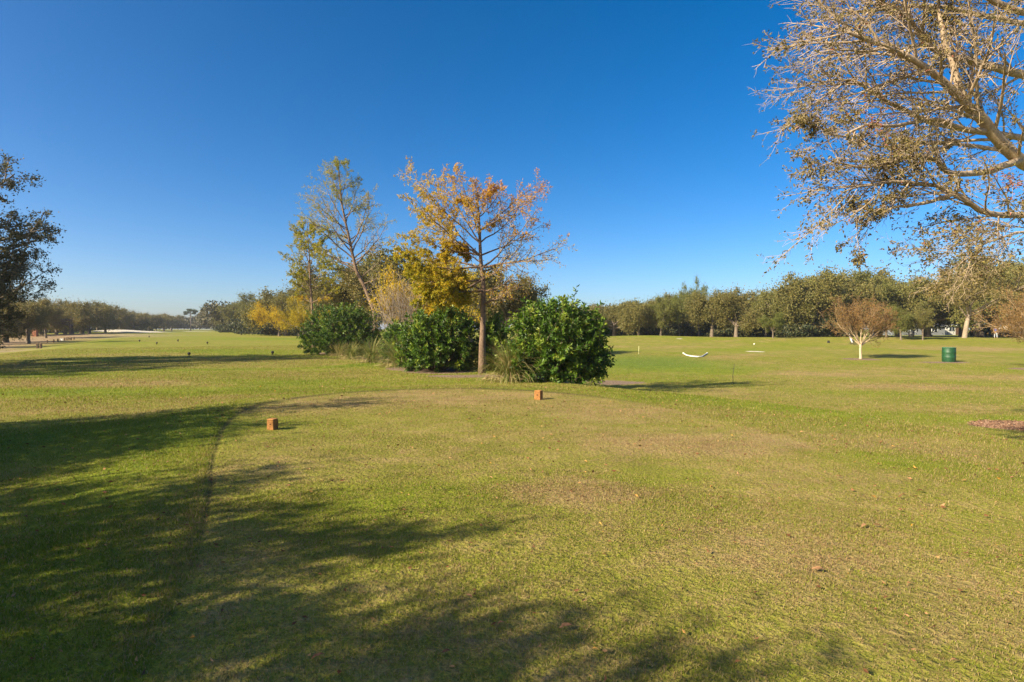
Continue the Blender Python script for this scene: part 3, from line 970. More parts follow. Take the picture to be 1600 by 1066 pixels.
# ---- feathery cypresses, built limb by limb
def cypress(name, base_px, Y, trunk_px, limbs, r0, label, seed, hue_fn, dens_fn, L=.15, W=.05, twn=(11, 7), extra=16):
    """trunk_px and limbs are read off the tree's outline; each limb ends at its own depth around the trunk"""
    r = random.Random(seed)
    x = (base_px[0] - 800) / F * Y
    base = Vector((x, Y, hz(x, Y)))
    root = empty(name, base)
    tp = [at(px, py, Y + dy) - base for px, py, dy in trunk_px]
    tp[0] = Vector((tp[0].x, tp[0].y, -.12))
    n = len(tp)
    rad = [r0 * (1.3 if i == 0 else 1) * (1 - .9 * (i / (n - 1))) + .012 for i in range(n)]
    # finer trunk
    fine, fr = [], []
    for i in range(n - 1):
        for k in range(3):
            fine.append(tp[i].lerp(tp[i + 1], k / 3) + (rv(r) * .015 if i or k else Vector())); fr.append(rad[i] + (rad[i + 1] - rad[i]) * k / 3)
    fine.append(tp[-1]); fr.append(rad[-1])
    tr = MB().tube(fine, fr, 10)
    tr.build("trunk", M['cyp_bark'], root, True)
    segs = []
    ztop = tp[-1].z
    P = dict(levels=2, taper=(.2, .4, .4), seg=(7, 4, 3), wander=(.1, .15, .18), pull=((0, 0, .1), (0, 0, .1), (0, 0, .02)), n=twn, start=(.25, .15),
             ang=(46, 50), ratio=(.34, .42), fall=(.45, .3), rr=(.5, .5), rmin=.006)
    lst = []
    for (ax, ay, ex, ey, dy) in limbs:
        # attach at the trunk height of pixel row ay
        k = min(range(len(fine)), key=lambda i: abs((fine[i].z) - (at(ax, ay, Y) - base).z))
        p = fine[k]; e = at(ex, ey, Y + dy) - base
        lst.append((p, e, fr[k]))
    for i in range(extra):
        f = .42 + .55 * (i + r.random()) / extra
        q, dd, j, t = along(fine, f)
        az = i * 2.4 + r.uniform(-.4, .4)
        ln = (ztop * .30) * (1.15 - f) * r.uniform(.7, 1.2) + .35
        e = q + Vector((math.cos(az) * ln, math.sin(az) * ln, ln * r.uniform(.35, .8)))
        lst.append((q, e, fr[j] * .8))
    for p, e, rt in lst:
        m = 7
        sag = (e - p).length * r.uniform(-.03, .09)
        pts = [p.lerp(e, k / m) + Vector((0, 0, -sag * math.sin(math.pi * k / m))) + (rv(r) * (e - p).length * .016 if 0 < k < m else Vector()) for k in range(m + 1)]
        rr0 = min(rt * .55, .012 + .016 * (e - p).length)
        rd = [rr0 + (.007 - rr0) * (k / m) for k in range(m + 1)]
        segs.append((0, pts, rd))
        branch(r, segs, pts, rd, (e - p).length, 0, P)
    lm, tw = MB(), MB()
    for l, pts, rd in segs:
        (lm if l == 0 else tw).tube(pts, rd, 5 if l == 0 else 3, cap=False)
    lm.build("limbs", M['cyp_bark'], root, True)
    tw.build("twigs", M['grey_twig'], root)
    lf = MB()
    twig_leaves(r, lf, segs, 2, lambda q: dens_fn(q), L, W, .035, hue_fn, .6, .1, .15)
    lf.build("crown", M['cyp_leaf'], root)
    tag(root, label, "tree")
    return root

# orange cypress at (752, 583)
Yc = gp(752, 584).y
bx = (752 - 800) / F * Yc
def px_of(q, base, Y):                      # picture column/row of a point of a tree near depth Y
    return None
def hue_orange(P, rr):
    # lower left sprays yellow; top sprays orange; far-side tips rusty
    zz = P[:, 2]; xx = P[:, 0]
    h = .42 + .035 * (zz - 4.2) + .050 * np.clip(xx + .4, -2.5, 3.5) + rr.normal(0, .09, len(P))
    h = np.where((xx > .4) & (zz < 6.0), np.where(rr.random(len(P)) < .5, .40, .97) + rr.normal(0, .04, len(P)), h)
    return np.clip(h, .12, 1)
def dens_orange(q):
    # q relative to the base
    if q.z > 7.2 and abs(q.x - .5) < 1.3: return 2.3
    if q.z > 5.6 and q.x < -1.0: return 7 if q.z < 7.6 else 4.5
    if q.z < 5.9 and q.x < -.5: return 21
    if q.z < 5.8 and q.x > .4: return .9
    if q.x > 1.2: return 1.4 if rng.random() < .85 else 6
    return 2.6
limbs_o = [  # attach px, py -> end px, py, depth offset
    (752, 395, 640, 264, .6), (751, 388, 660, 292, -1.0), (751, 372, 690, 278, 1.0), (750, 350, 712, 268, -.5), (749, 345, 742, 283, .4), (749, 340, 768, 284, -.4), (750, 345, 786, 290, .7),
    (751, 352, 842, 284, .4), (751, 362, 850, 300, -.6), (752, 378, 822, 312, 1.2), (754, 412, 838, 330, -.3), (755, 417, 884, 383, .3), (755, 420, 862, 405, -1.3), (755, 400, 846, 352, 1.4),
    (753, 398, 660, 330, 1.3), (752, 402, 648, 310, -1.5), (754, 408, 640, 366, .3), (754, 415, 622, 392, .9), (754, 420, 640, 410, -1.1), (755, 432, 652, 440, .7), (755, 440, 660, 462, -.8),
    (756, 447, 690, 452, -1.7), (756, 465, 808, 432, -.6), (756, 470, 830, 440, .6), (756, 476, 796, 455, -1.4), (756, 460, 715, 470, -1.0), (756, 455, 650, 425, -1.6), (755, 440, 792, 415, -1.5), (756, 450, 700, 432, 1.6)]
cypress("cypress_tree", (752, 584), Yc, [(753, 584, 0), (754, 520, 0), (756, 455, .05), (751, 400, .1), (748, 340, .05), (746, 300, 0)], limbs_o, .14,
        "bare topped cypress with orange and yellow foliage on a straight trunk", 21, hue_orange, lambda q: 2.3 * dens_orange(q), .105, .034, (13, 8), 6)

# leaning cypress
Yl = gp(588, 548).y - .6
def hue_lean(P, rr):
    return np.clip(.16 - .05 * P[:, 0] * .3 + rr.normal(.02, .1, len(P)) + np.where(P[:, 0] > -1.0, .12, 0), 0, 1)
def dens_lean(q):
    dx = q.x - float(np.interp(q.z, [0, 4.2, 5.6, 7, 8.4, 10.4, 12], [0, -.7, -1.4, -1.8, -2.1, -2.4, -2.8]))
    if q.z > 10.4: return 3.5
    if dx < -1.1: return 11 if q.z > 5.0 else 6
    if dx < -.5: return 4.5
    return 1.6 if rng.random() < .45 else 0
limbs_l = [(556, 420, 478, 372, .5), (552, 400, 470, 330, -.8), (550, 390, 478, 300, .6), (547, 375, 492, 290, -.4), (543, 358, 484, 310, 1.4), (541, 350, 500, 268, .5), (536, 330, 510, 255, -.5),
           (557, 425, 505, 412, -1.2), (555, 415, 500, 395, 1.2), (553, 408, 595, 352, .4), (555, 412, 608, 345, -.6), (550, 398, 585, 318, .8), (547, 380, 580, 300, -.7), (541, 350, 562, 285, .6), (560, 435, 606, 400, .8),
           (563, 445, 602, 425, -.7), (535, 320, 520, 256, .2), (533, 300, 545, 262, -.2), (538, 340, 575, 322, 1.0), (545, 370, 470, 345, -1.6)]
cypress("cypress_tree", (588, 548), Yl, [(588, 548, 0), (585, 486, 0), (572, 453, .1), (557, 424, .1), (550, 395, .1), (543, 362, 0), (535, 325, 0), (530, 274, 0), (527, 248, 0)], limbs_l, .20,
        "leaning curved cypress with thin yellow green foliage on one side", 22, hue_lean, lambda q: 2.0 * dens_lean(q), .125, .036, (11, 7), 12)

# thin cypress behind
Yt = Yl + 7
def hue_thin(P, rr):
    return np.clip(.24 + rr.normal(0, .13, len(P)) + np.where(P[:, 2] < 5, .18, 0), 0, 1)
def dens_thin(q):
    return 9 if q.z > 4.2 else 6
limbs_t = [(487, 470, 455, 418, .5), (486, 460, 456, 440, -.6), (486, 450, 459, 398, .8), (485, 440, 453, 425, -1), (484, 430, 460, 378, .3), (484, 420, 463, 358, -.5), (483, 410, 468, 352, .7), (484, 430, 512, 392, .4), (485, 440, 520, 410, -.4),
           (486, 455, 522, 432, .7), (487, 470, 528, 452, -.7), (483, 400, 505, 372, .2), (482, 380, 470, 345, .1), (482, 375, 492, 350, -.2), (488, 480, 462, 462, .6)]
cypress("cypress_tree", (490, 540), Yt, [(490, 540, 0), (488, 490, 0), (485, 440, 0), (483, 400, 0), (480, 348, 0)], limbs_t, .13,
        "thin straight cypress with pale yellow green sprays beside the leafy shrub", 23, hue_thin, lambda q: 2.0 * dens_thin(q), .135, .038, (9, 6), 12)

# ------------------------------------------------------------------ broadleaf shrubs
def shrub(px0, px1, ptop, base_px, label, seed, shoots=950, shape=1.0, upright=.9, skew=0.0):
    r = np.random.default_rng(seed); rp = random.Random(seed)
    c = gp(*base_px)
    Y = c.y + (px1 - px0) / F * c.y * .38
    k = Y / F
    x0, x1 = (px0 - 800) * k, (px1 - 800) * k
    cx = (x0 + x1) / 2; rx = (x1 - x0) / 2
    base = Vector((cx, Y, hz(cx, Y)))
    H = at((px0 + px1) / 2, ptop, Y).z - base.z
    root = empty("leafy_shrub", base)
    # lobes
    lobes = []
    for i in range(18):
        a = i * 2.4 + r.uniform(-.3, .3); rr_ = math.sqrt((i + .5) / 18) * .66
        zc = H * (.30 + .36 * (1 - rr_) * r.uniform(.6, 1.3))
        lobes.append((math.cos(a) * rx * rr_ + skew * zc, math.sin(a) * rx * .85 * rr_, zc, rx * r.uniform(.30, .44), min(H * r.uniform(.26, .40), H - zc)))
    for i in range(9):
        a = i * .698 + r.uniform(-.2, .2); q_ = r.uniform(.55, .72)
        lobes.append((math.cos(a) * rx * q_, math.sin(a) * rx * .85 * q_, H * r.uniform(.16, .26), rx * r.uniform(.28, .36), H * r.uniform(.18, .24)))
    P, D, Hh = [], [], []
    n = 0
    stems = MB()
    for i, (lx, ly, lz, lr, lh) in enumerate(lobes):
        pts, rad = limb_poly(rp, Vector((lx * .15, ly * .15, -.05)), Vector((lx, ly, lz * 1.2)).normalized(), Vector((lx, ly, lz)).length, .05, .015, 6, .08, Vector((0, 0, .2)))
        stems.tube(pts, rad, 5, cap=False)
    while n < shoots:
        lx, ly, lz, lr, lh = lobes[r.integers(len(lobes))]
        d = r.standard_normal(3); d /= np.linalg.norm(d)
        f = r.uniform(.55, 1.0) ** .6
        p = np.array([lx + d[0] * lr * f, ly + d[1] * lr * f, lz + d[2] * lh * f])
        if p[2] < .05: p[2] = r.uniform(.08, .5)
        out = np.array([p[0] / rx, p[1] / rx, (p[2] - H * .35) / H])
        sd = out / (np.linalg.norm(out) + 1e-6) * .8 + np.array([skew * .6, 0, upright * .6]) + r.standard_normal(3) * .35 + d * .3
        sd /= np.linalg.norm(sd)
        ln = r.uniform(.25, .55)
        if f > .8 and r.random() < .16:
            ln *= 1.35; p = p + sd * .10
        stems.tube([Vector(p - sd * ln * .5), Vector(p), Vector(p + sd * ln * .6)], [.010, .008, .005], 3, cap=False)
        hue0 = np.clip(r.normal(.44, .27), 0, 1)
        m = 22
        t = r.uniform(-.45, .62, m)
        pp = p + sd * (t * ln)[:, None]
        rad = r.standard_normal((m, 3)); rad -= (rad @ sd)[:, None] * sd
        rad /= np.linalg.norm(rad, axis=1)[:, None]
        dd = rad * .9 + sd * (.45 + .5 * np.clip(t, 0, 1))[:, None] + np.array([0, 0, -.1])
        P.append(pp); D.append(dd); Hh.append(np.clip(hue0 + r.normal(0, .12, m) + .25 * np.clip(t, 0, 1), 0, 1))
        n += 1
    P = np.concatenate(P); D = np.concatenate(D); Hh = np.concatenate(Hh)
    keep = P[:, 2] > .03
    P, D, Hh = P[keep], D[keep], Hh[keep]
    mb = MB()
    mb.leaves(P, D, r.uniform(.11, .19, len(P)), r.uniform(.055, .085, len(P)), Hh, fold=.1, rr=r)
    stems.build("stems", M['shrub_stem'], root)
    mb.build("foliage", M['shrub_leaf'], root)
    tag(root, label, "shrub", "broadleaf evergreen shrubs in the bed")
    return root
shrub(782, 952, 449, (868, 599), "largest round glossy green shrub, beside the orange cypress, edging the practice green", 31, 1250, skew=.10)
shrub(622, 748, 474, (690, 583), "dark glossy shrub directly behind the trunk of the orange cypress", 32, 900)
shrub(468, 604, 467, (520, 556), "wide leafy green shrub behind the leaning cypress, bordering the fairway", 33, 1300)
shrub(742, 800, 490, (770, 580), "small shaded shrub filling the gap between the orange cypress and the largest shrub", 34, 450)
shrub(596, 650, 498, (622, 562), "low dark shrub between the leaning cypress and the dark glossy shrub", 35, 420)

# ------------------------------------------------------------------ clump grasses
def tuft(px, py, w_px, h_px, label, seed, n=420, hue=.45):
    r = np.random.default_rng(seed)
    c = gp(px, py)
    k = c.y / F
    R = w_px * k / 2 * 1.2; H = h_px * k * 1.22
    c = Vector((c.x, c.y + R * .05, 0)); c.z = hz(c.x, c.y)
    root = empty("ornamental_grass", c)
    mb = MB()
    az = r.uniform(0, 2 * math.pi, n)
    lean = np.abs(r.normal(.0, .62, n)).clip(0, 1.25)
    Ls = H * r.uniform(.8, 1.25, n) * (1 + .25 * lean)
    for i in range(n):
        seg = 6
        a = az[i]; u = np.array([math.cos(a), math.sin(a), 0])
        th = lean[i] * .55; p = u * r.uniform(0, .16) * R + np.array([0, 0, -.02])
        s = np.array([-u[1], u[0], 0]) * math.cos(r.uniform(-1, 1)) + np.array([0, 0, .2])
        pts = [p]
        bend = r.uniform(.6, 1.3) * (.4 + lean[i])
        for j in range(seg):
            th += bend / seg * (1 + j * .35)
            p = p + (u * math.sin(th) + np.array([0, 0, math.cos(th)])) * Ls[i] / seg
            pts.append(p)
        pts = np.array(pts)
        wd = .011 * np.array([.8, 1, 1, .9, .7, .45, .1])[:, None]
        V = np.stack([pts - s * wd, pts + s * wd], 1).reshape(-1, 3)
        q = [(2 * j, 2 * j + 1, 2 * j + 3, 2 * j + 2) for j in range(seg)]
        hb = np.clip(r.normal(hue - .06, .2) + np.linspace(.12, 0, seg + 1) + np.linspace(-.05, .18, seg + 1), 0, 1)
        mb.add(V, q, None, np.repeat(hb, 2))
    # dead thatch round the foot
    m = 160
    a = r.uniform(0, 2 * math.pi, m); rr_ = R * r.uniform(.15, .7, m)
    Pp = np.stack([np.cos(a) * rr_, np.sin(a) * rr_, r.uniform(.0, .22, m) * H], 1)
    Dd = np.stack([np.cos(a), np.sin(a), r.uniform(-.6, .3, m)], 1)
    th = MB(); th.leaves(Pp, Dd, .4 * H, .02, np.clip(r.normal(.88, .1, m), 0, 1), rr=r)
    mb.build("blades", M['tuft_leaf'], root)
    th.build("dry_thatch", M['tuft_leaf'], root)
    tag(root, label, "ornamental grass", "clump grasses along the bed")
tuft(797, 596, 78, 52, "big arching clump grass at the foot of the largest shrub, beside the orange cypress", 41, 620, .5)
tuft(622, 574, 56, 40, "arching clump grass at the edge of the dark glossy shrub", 42, 460, .42)
tuft(580, 567, 40, 34, "narrow clump grass at the foot of the leaning cypress", 43, 360, .45)
tuft(548, 561, 34, 24, "low clump grass under the wide leafy shrub, next to the leaning cypress", 44, 300, .5)
tuft(530, 557, 28, 20, "lowest straw tipped clump grass in front of the wide leafy shrub", 45, 260, .62)
tuft(655, 577, 36, 26, "short clump grass half hidden against the dark glossy shrub", 46, 260, .38)

# ------------------------------------------------------------------ big shade tree reaching in from the side
def shade_tree():
    r = random.Random(77)
    base = Vector((17.6, 14.0, 0)); base.z = hz(base.x, base.y)
    root = empty("shade_tree", base)
    def W(px, py, Y): return at(px if px > 1500 else 1500 - (1500 - px) * .80, py, Y) - base
    fork = Vector((16.6, 14.0, 4.0)) - base
    MB().tube([Vector((0, 0, -.2)), Vector((0, 0, .4)), Vector((-.25, 0, 1.8)), Vector((-.6, 0, 3.3)), fork, fork + Vector((-.3, .3, 1.6)), fork + Vector((-.2, .6, 3.4))],
              [.62, .46, .40, .36, .32, .24, .14], 14).build("trunk", M['hero_bark'], root, True)
    f2 = fork + Vector((-.3, .3, 1.6)); f3 = fork + Vector((-.2, .6, 3.4)); low = Vector((-.6, 0, 3.2))
    limbs = [
        ([fork, W(1720, 300, 13.8), W(1600, 256, 13.5), W(1536, 189, 13.0), W(1505, 158, 12.7), W(1446, 112, 12.3), W(1347, 71, 11.8), W(1262, 44, 11.4)], .20),
        ([W(1505, 158, 12.7), W(1485, 98, 12.6), W(1469, 60, 12.5), W(1458, 0, 12.4), W(1446, -80, 12.3)], .085),
        ([W(1592, 252, 13.4), W(1540, 268, 12.9), W(1485, 272, 12.5), W(1446, 248, 12.2), W(1398, 244, 11.9), W(1320, 262, 11.6), W(1245, 250, 11.3)], .085),
        ([low, W(1720, 338, 13.4), W(1600, 335, 13.0), W(1544, 333, 12.6), W(1485, 303, 12.2), W(1438, 288, 12.0), W(1347, 286, 11.7), W(1272, 300, 11.4)], .10),
        ([W(1485, 303, 12.2), W(1430, 318, 11.9), W(1367, 326, 11.7), W(1318, 348, 11.4), W(1296, 372, 11.3)], .04),
        ([f2, W(1720, 150, 14.4), W(1600, 118, 14.0), W(1525, 98, 13.7), W(1446, 75, 13.4), W(1405, 30, 13.1), W(1380, -30, 13.0)], .15),
        ([f2, W(1740, 240, 15.8), W(1590, 215, 15.4), W(1450, 192, 15.0), W(1340, 150, 14.6), W(1288, 126, 14.3), W(1225, 128, 14.0)], .12),
        ([W(1545, 205, 13.1), W(1500, 200, 12.8), W(1450, 186, 12.5), W(1380, 196, 12.1), W(1318, 196, 11.8), W(1262, 214, 11.5), W(1215, 190, 11.3)], .06),
        ([f3, W(1700, 20, 13.8), W(1600, 20, 13.4), W(1520, -20, 13.0), W(1430, -70, 12.6), W(1320, -60, 12.2)], .12),
        ([f3, W(1680, 60, 15.6), W(1560, 30, 15.2), W(1450, 10, 14.8), W(1350, 15, 14.4), W(1270, 20, 14.1)], .10),
        ([low, W(1740, 372, 12.6), W(1660, 366, 12.2), W(1600, 362, 12.0), W(1545, 378, 11.7), W(1512, 398, 11.5)], .05),
        ([W(1600, 256, 13.5), W(1560, 235, 14.2), W(1490, 225, 14.4), W(1400, 225, 14.2), W(1330, 228, 13.9), W(1270, 190, 13.6)], .06),
        # limbs on the side away from the lawn
        ([f2, f2 + Vector((2.2, .6, 1.4)), f2 + Vector((4.6, 1.2, 2.4)), f2 + Vector((6.8, 1.8, 2.6))], .16),
        ([fork, fork + Vector((1.6, -1.6, 1.0)), fork + Vector((3.4, -3.4, 2.2)), fork + Vector((4.4, -4.6, 2.6))], .15),
        ([f3, f3 + Vector((.8, 1.8, 2.0)), f3 + Vector((1.4, 3.6, 3.4)), f3 + Vector((1.6, 4.6, 4.4))], .13),
    ]
    P = dict(levels=3, taper=(.3, .3, .4, .5), seg=(6, 6, 4, 3), wander=(.1, .11, .15, .18), pull=((0, 0, 0), (-.35, 0, -.05), (-.2, 0, -.12), (-.05, 0, -.1)), n=(22, 9, 5), start=(.3, .2, .15),
             ang=(36, 34, 38), ratio=(.215, .40, .46), fall=(.30, .3, .2), rr=(.22, .42, .6), rmin=.0032)
    segs = []
    lb = []
    for pts, r0 in limbs:
        n = len(pts)
        # smooth with extra points
        fine, fr = [], []
        for i in range(n - 1):
            a = pts[max(i - 1, 0)]; b = pts[i]; c = pts[i + 1]; d = pts[min(i + 2, n - 1)]
            for k in range(4):
                t = k / 4
                q = .5 * ((2 * b) + (c - a) * t + (2 * a - 5 * b + 4 * c - d) * t * t + (3 * b - a - 3 * c + d) * t ** 3)
                fine.append(q + rv(r) * .018); fr.append(r0 * .90 * (1 - .92 * ((i + t) / (n - 1))) + .007)
        fine.append(pts[-1]); fr.append(.010)
        lb.append((fine, fr))
        L = sum((fine[i + 1] - fine[i]).length for i in range(len(fine) - 1))
        Q = dict(P); Q['n'] = (max(3, int(L * 2.7)), 9, 5)
        branch(r, segs, fine, fr, max(L, 4.0), 0, Q)
    for fine, fr in lb:
        MB().tube(fine, fr, 9).build("limb", M['hero_bark'], root, True)
    tw = MB()
    for l, pts, rad in segs:
        tw.tube(pts, rad, 4 if l == 1 else 3, cap=False)
    tw.build("twigs", M['hero_bark'], root, True)
    def hue(Pp, rr):
        n = len(Pp)
        h = rr.normal(.42, .18, n)
        wx = Pp[:, 0] + base.x; wy = Pp[:, 1] + base.y; wz = Pp[:, 2] + base.z
        col = 800 + F * wx / wy
        row = 514 - F * (wz - 1.6) / wy
        red = np.exp(-(((col - 1372) / 28) ** 2 + ((row - 185) / 26) ** 2)) + np.exp(-(((col - 1575) / 26) ** 2 + ((row - 292) / 22) ** 2))
        h = h + (rr.random(n) < red * .75) * .6
        h = h + (rr.random(n) < .10) * .3
        return np.clip(h, 0, 1)
    lf = MB()
    clump = {}
    r.seed(770)
    def per(q):
        key = (round(q.x * 2.3), round(q.y * 2.3), round(q.z * 2.6))
        if key not in clump: clump[key] = r.random()
        v = clump[key]
        return 6 if v > .75 else 2.4 if v > .4 else .5 + rng.random()
    twig_leaves(r, lf, segs, 3, per, .072, .034, .05, hue, .75, .1, .2)
    lf.build("crown", M['hero_leaf'], root)
    tag(root, "large pale limbed shade tree with thin brown leaves reaching over the practice field", "tree")
    print("hero", len(segs))
shade_tree()

# ------------------------------------------------------------------ dark layered oak and its neighbours that throw the long shadows
DARK = dict(levels=3, taper=(.5, .3, .3, .3), seg=(6, 7, 5, 3), wander=(.05, .10, .16, .2), pull=((0, 0, .1), (0, 0, .05), (0, 0, -.05), (0, 0, .0)),
            n=(30, 8, 6), start=(.17, .22, .2), ang=(66, 42, 48), ratio=(.62, .42, .46), fall=(.42, .3, .3), rr=(.3, .42, .4), rmin=.012)
def make_dark(seed, per=30, L=.13, W=.07, hue=.42):
    o = make_oak(seed, DARK, 9.0, .34, per, L, W, .20, M['dark_leaf'], hue=hue)
    o.name = "dark_oak"
    return o
dk = make_dark(61)
BROAD = dict(OAK); BROAD.update(n=(9, 8, 7), ang=(62, 48, 50), ratio=(1.75, .5, .5), start=(.5, .22, .2))
sh_tree = make_oak(64, BROAD, 2.6, .3, 44, .13, .07, .34, M['dark_leaf'], hue=.42)
sh_tree.name = "dark_oak" 
def put(o, x, y, s, rz, lab, sz=None):
    o.location = (x, y, hz(x, y)); o.scale = (s, s, sz or s); o.rotation_euler = (0, 0, rz)
    tag(o, lab, "tree", "dark oaks shading the lawn")
put(dk, -30.1, 30.5, 1.04, .4, "tall dark oak with layered drooping branches standing over the sandy track")
for i, (sx, sy, hh, wd, sr, lab) in enumerate((
        (-11.78, 6.44, 5.66, .93, 2.3, "small dark oak whose shade ends beside the wooden tee block near the cut edge"),
        (-12.58, 4.32, 6.01, 1.14, -12.29, "small dark oak beside the tee throwing the upper band of shade"),
        (-11.68, -.32, 6.37, 1.22, 18.66, "broad dark oak beside the tee throwing shade on the foot of the cut edge"),
        (-8.04, -.80, 5.61, 1.09, .67, "smallest dark oak beside the tee, its shade reaching farthest along the mown turf"),
        (-11.54, -2.08, 6.21, 1.13, 1.17, "broad dark oak behind the tee darkening the middle band of shade"),
        (-9.49, -2.42, 6.40, 1.11, 18.96, "broad dark oak behind the tee throwing the shade below the sunlit streak"),
        (-8.16, -5.86, 6.61, 1.06, -3.34, "broad dark oak behind the tee throwing the lowest band of shade"),
        (-9.3, -4.25, 6.3, .95, 2.0, "dark oak behind the tee whose shade runs along the lowest grass past the fallen leaves"),
        (-10.43, -7.01, 6.77, 1.34, 40.08, "widest dark oak behind the tee, its shade filling the lowest corner"),
        (-15.45, -8.94, 9.22, .89, -32.5, "tall narrow dark oak standing behind all the others that shade the tee"))):
    o = sh_tree if i == 0 else copy_tree(sh_tree)
    k = hh / o["top"]
    put(o, sx, sy, k * wd, sr, lab, k)
put(copy_tree(dk), -35.5, 22.5, 1.05, 1.1, "dark oak just ahead of the tall layered oak shading the second tee")
put(copy_tree(dk), -31.0, 33.5, .62, 1.9, "lower dark oak half hidden behind the tall layered oak by the sandy track")
put(copy_tree(dk), -33.8, 16.6, .95, 2.7, "dark oak before the tall layered oak throwing the nearer streak over the second tee")
put(copy_tree(dk), -66, 67, 1.0, 3.3, "dark oak past the sandy track shading the farther fairway")

# ------------------------------------------------------------------ crape myrtles
def myrtle(name, px, py, Y, crown_px, top, label, seed):
    r = random.Random(seed)
    x = (px - 800) / F * Y; base = Vector((x, Y, hz(x, Y)))
    H = at(px, top, Y).z - base.z
    root = empty(name, base)
    k = Y / F
    Wd = crown_px * k / 2
    tr = MB()
    h1 = H * .22
    stems = []
    tr.tube([Vector((0, 0, -.1)), Vector((.01, 0, .12)), Vector((-.02, 0, h1 * .6)), Vector((-.01, 0, h1))], [.17, .125, .11, .12], 10)
    P = dict(levels=3, taper=(.45, .5, .5, .5), seg=(5, 4, 4, 3), wander=(.07, .09, .12, .12), pull=((0, 0, .35), (0, 0, .25), (0, 0, .18), (0, 0, .1)), n=(6, 6, 5), start=(.3, .2, .15),
             ang=(34, 32, 30), ratio=(.72, .68, .62), fall=(.25, .2, .2), rr=(.55, .5, .5), rmin=.008)
    segs = []
    for i, (a, tilt) in enumerate(((3.3, .85), (.1, 1.0), (1.7, .7), (4.6, .75), (2.6, .4), (5.6, .5), (.9, .25), (4.0, .12), (3.0, 1.25), (6.1, 1.35))):
        d = Vector((math.cos(a) * tilt, math.sin(a) * tilt, .8)).normalized()
        grow(r, segs, Vector((0, 0, h1 * .92)), d, H * r.uniform(.28, .36), .062, 0, P)
    # scale the crown into its outline
    zs = max(p.z for l, pts, rd in segs for p in pts); xs = sorted(abs(p.x) for l, pts, rd in segs for p in pts)[-40]
    for l, pts, rd in segs:
        for p in pts:
            g = max(0, (p.z - h1) / (zs - h1))
            p.z = h1 + (p.z - h1) * (H - h1) / (zs - h1)
            p.x *= 1 + (Wd / xs - 1) * min(1, g * 2.5 + .2); p.y *= 1 + (Wd / xs - 1) * min(1, g * 2.5 + .2)
    for l, pts, rd in segs:
        if l == 0: tr.tube(pts, rd, 7, cap=False)
    tr.build("trunk", M['myrtle_bark'], root, True)
    tw = MB()
    for l, pts, rd in segs:
        if l > 0: tw.tube(pts, rd, 4 if l == 1 else 3, cap=False)
    tw.build("twigs", M['myrtle_twig'], root, True)
    lf = MB()
    twig_leaves(r, lf, segs, 3, lambda q: 8 if q.z > h1 * 1.9 else 3, .12, .05, .10, lambda Pp, rr: np.clip(rr.normal(.4, .2, len(Pp)) + Pp[:, 0] / Wd * .2, 0, 1), .6, .15)
    lf.build("crown", M['twig_leaf'], root)
    tag(root, label, "tree", "crape myrtles in mulch rings")
cm = gp(1345, 561)
myrtle("crape_myrtle", 1345, 561, cm.y, 110, 456, "round rusty brown crape myrtle with forked pale trunk, near the golf bag", 71)
cm2 = gp(1625, 577)
myrtle("crape_myrtle", 1628, 577, cm2.y, 178, 440, "wider rusty crape myrtle reaching in past the green barrel and the walking golfer", 72)

# ------------------------------------------------------------------ lone pine beyond the fairway
def lone_pine():
    r = random.Random(5)
    Y = 330.0; x = (298 - 800) / F * Y
    base = Vector((x, Y, hz(x, Y)))
    H = at(298, 483.5, Y).z - base.z
    root = empty("pine_tree", base)
    MB().tube([Vector((0, 0, -.2)), Vector((.2, 0, H * .5)), Vector((-.1, 0, H * .86)), Vector((.3, 0, H * .97))], [.34, .26, .2, .1], 8).build("trunk", M['bark'], root, True)
    lf = MB()
    rr = np.random.default_rng(6)
    for cx, cz, rx, rz_ in ((-2.2, .86, 1.8, .7), (.9, .95, 2.6, .8), (2.9, .90, 1.4, .7), (-.4, .97, 1.9, .7), (-2.8, .79, 1.0, .5), (1.9, .81, 1.1, .5)):
        n = 260
        d = rr.standard_normal((n, 3)); d /= np.linalg.norm(d, axis=1)[:, None]
        Pp = np.array([cx, 0, H * cz]) + d * np.array([rx, rx, rz_]) * rr.random((n, 1)) ** .4
        lf.leaves(Pp, rr.standard_normal((n, 3)), .55, .3, np.clip(rr.normal(.5, .25, n), 0, 1), rr=rr)
    tw = MB()
    for cx, cz in ((-2.2, .85), (.9, .93), (2.7, .88), (-2.6, .78), (1.8, .80)):
        tw.tube([Vector((0, 0, H * (cz - .1))), Vector((cx * .5, 0, H * (cz - .03))), Vector((cx, 0, H * cz))], [.12, .09, .05], 5)
    tw.build("limbs", M['bark'], root, True)
    lf.build("crown", M['pine_leaf'], root)
    tag(root, "lone tall flat topped pine rising above the distant woods at the end of the fairway", "tree")
lone_pine()

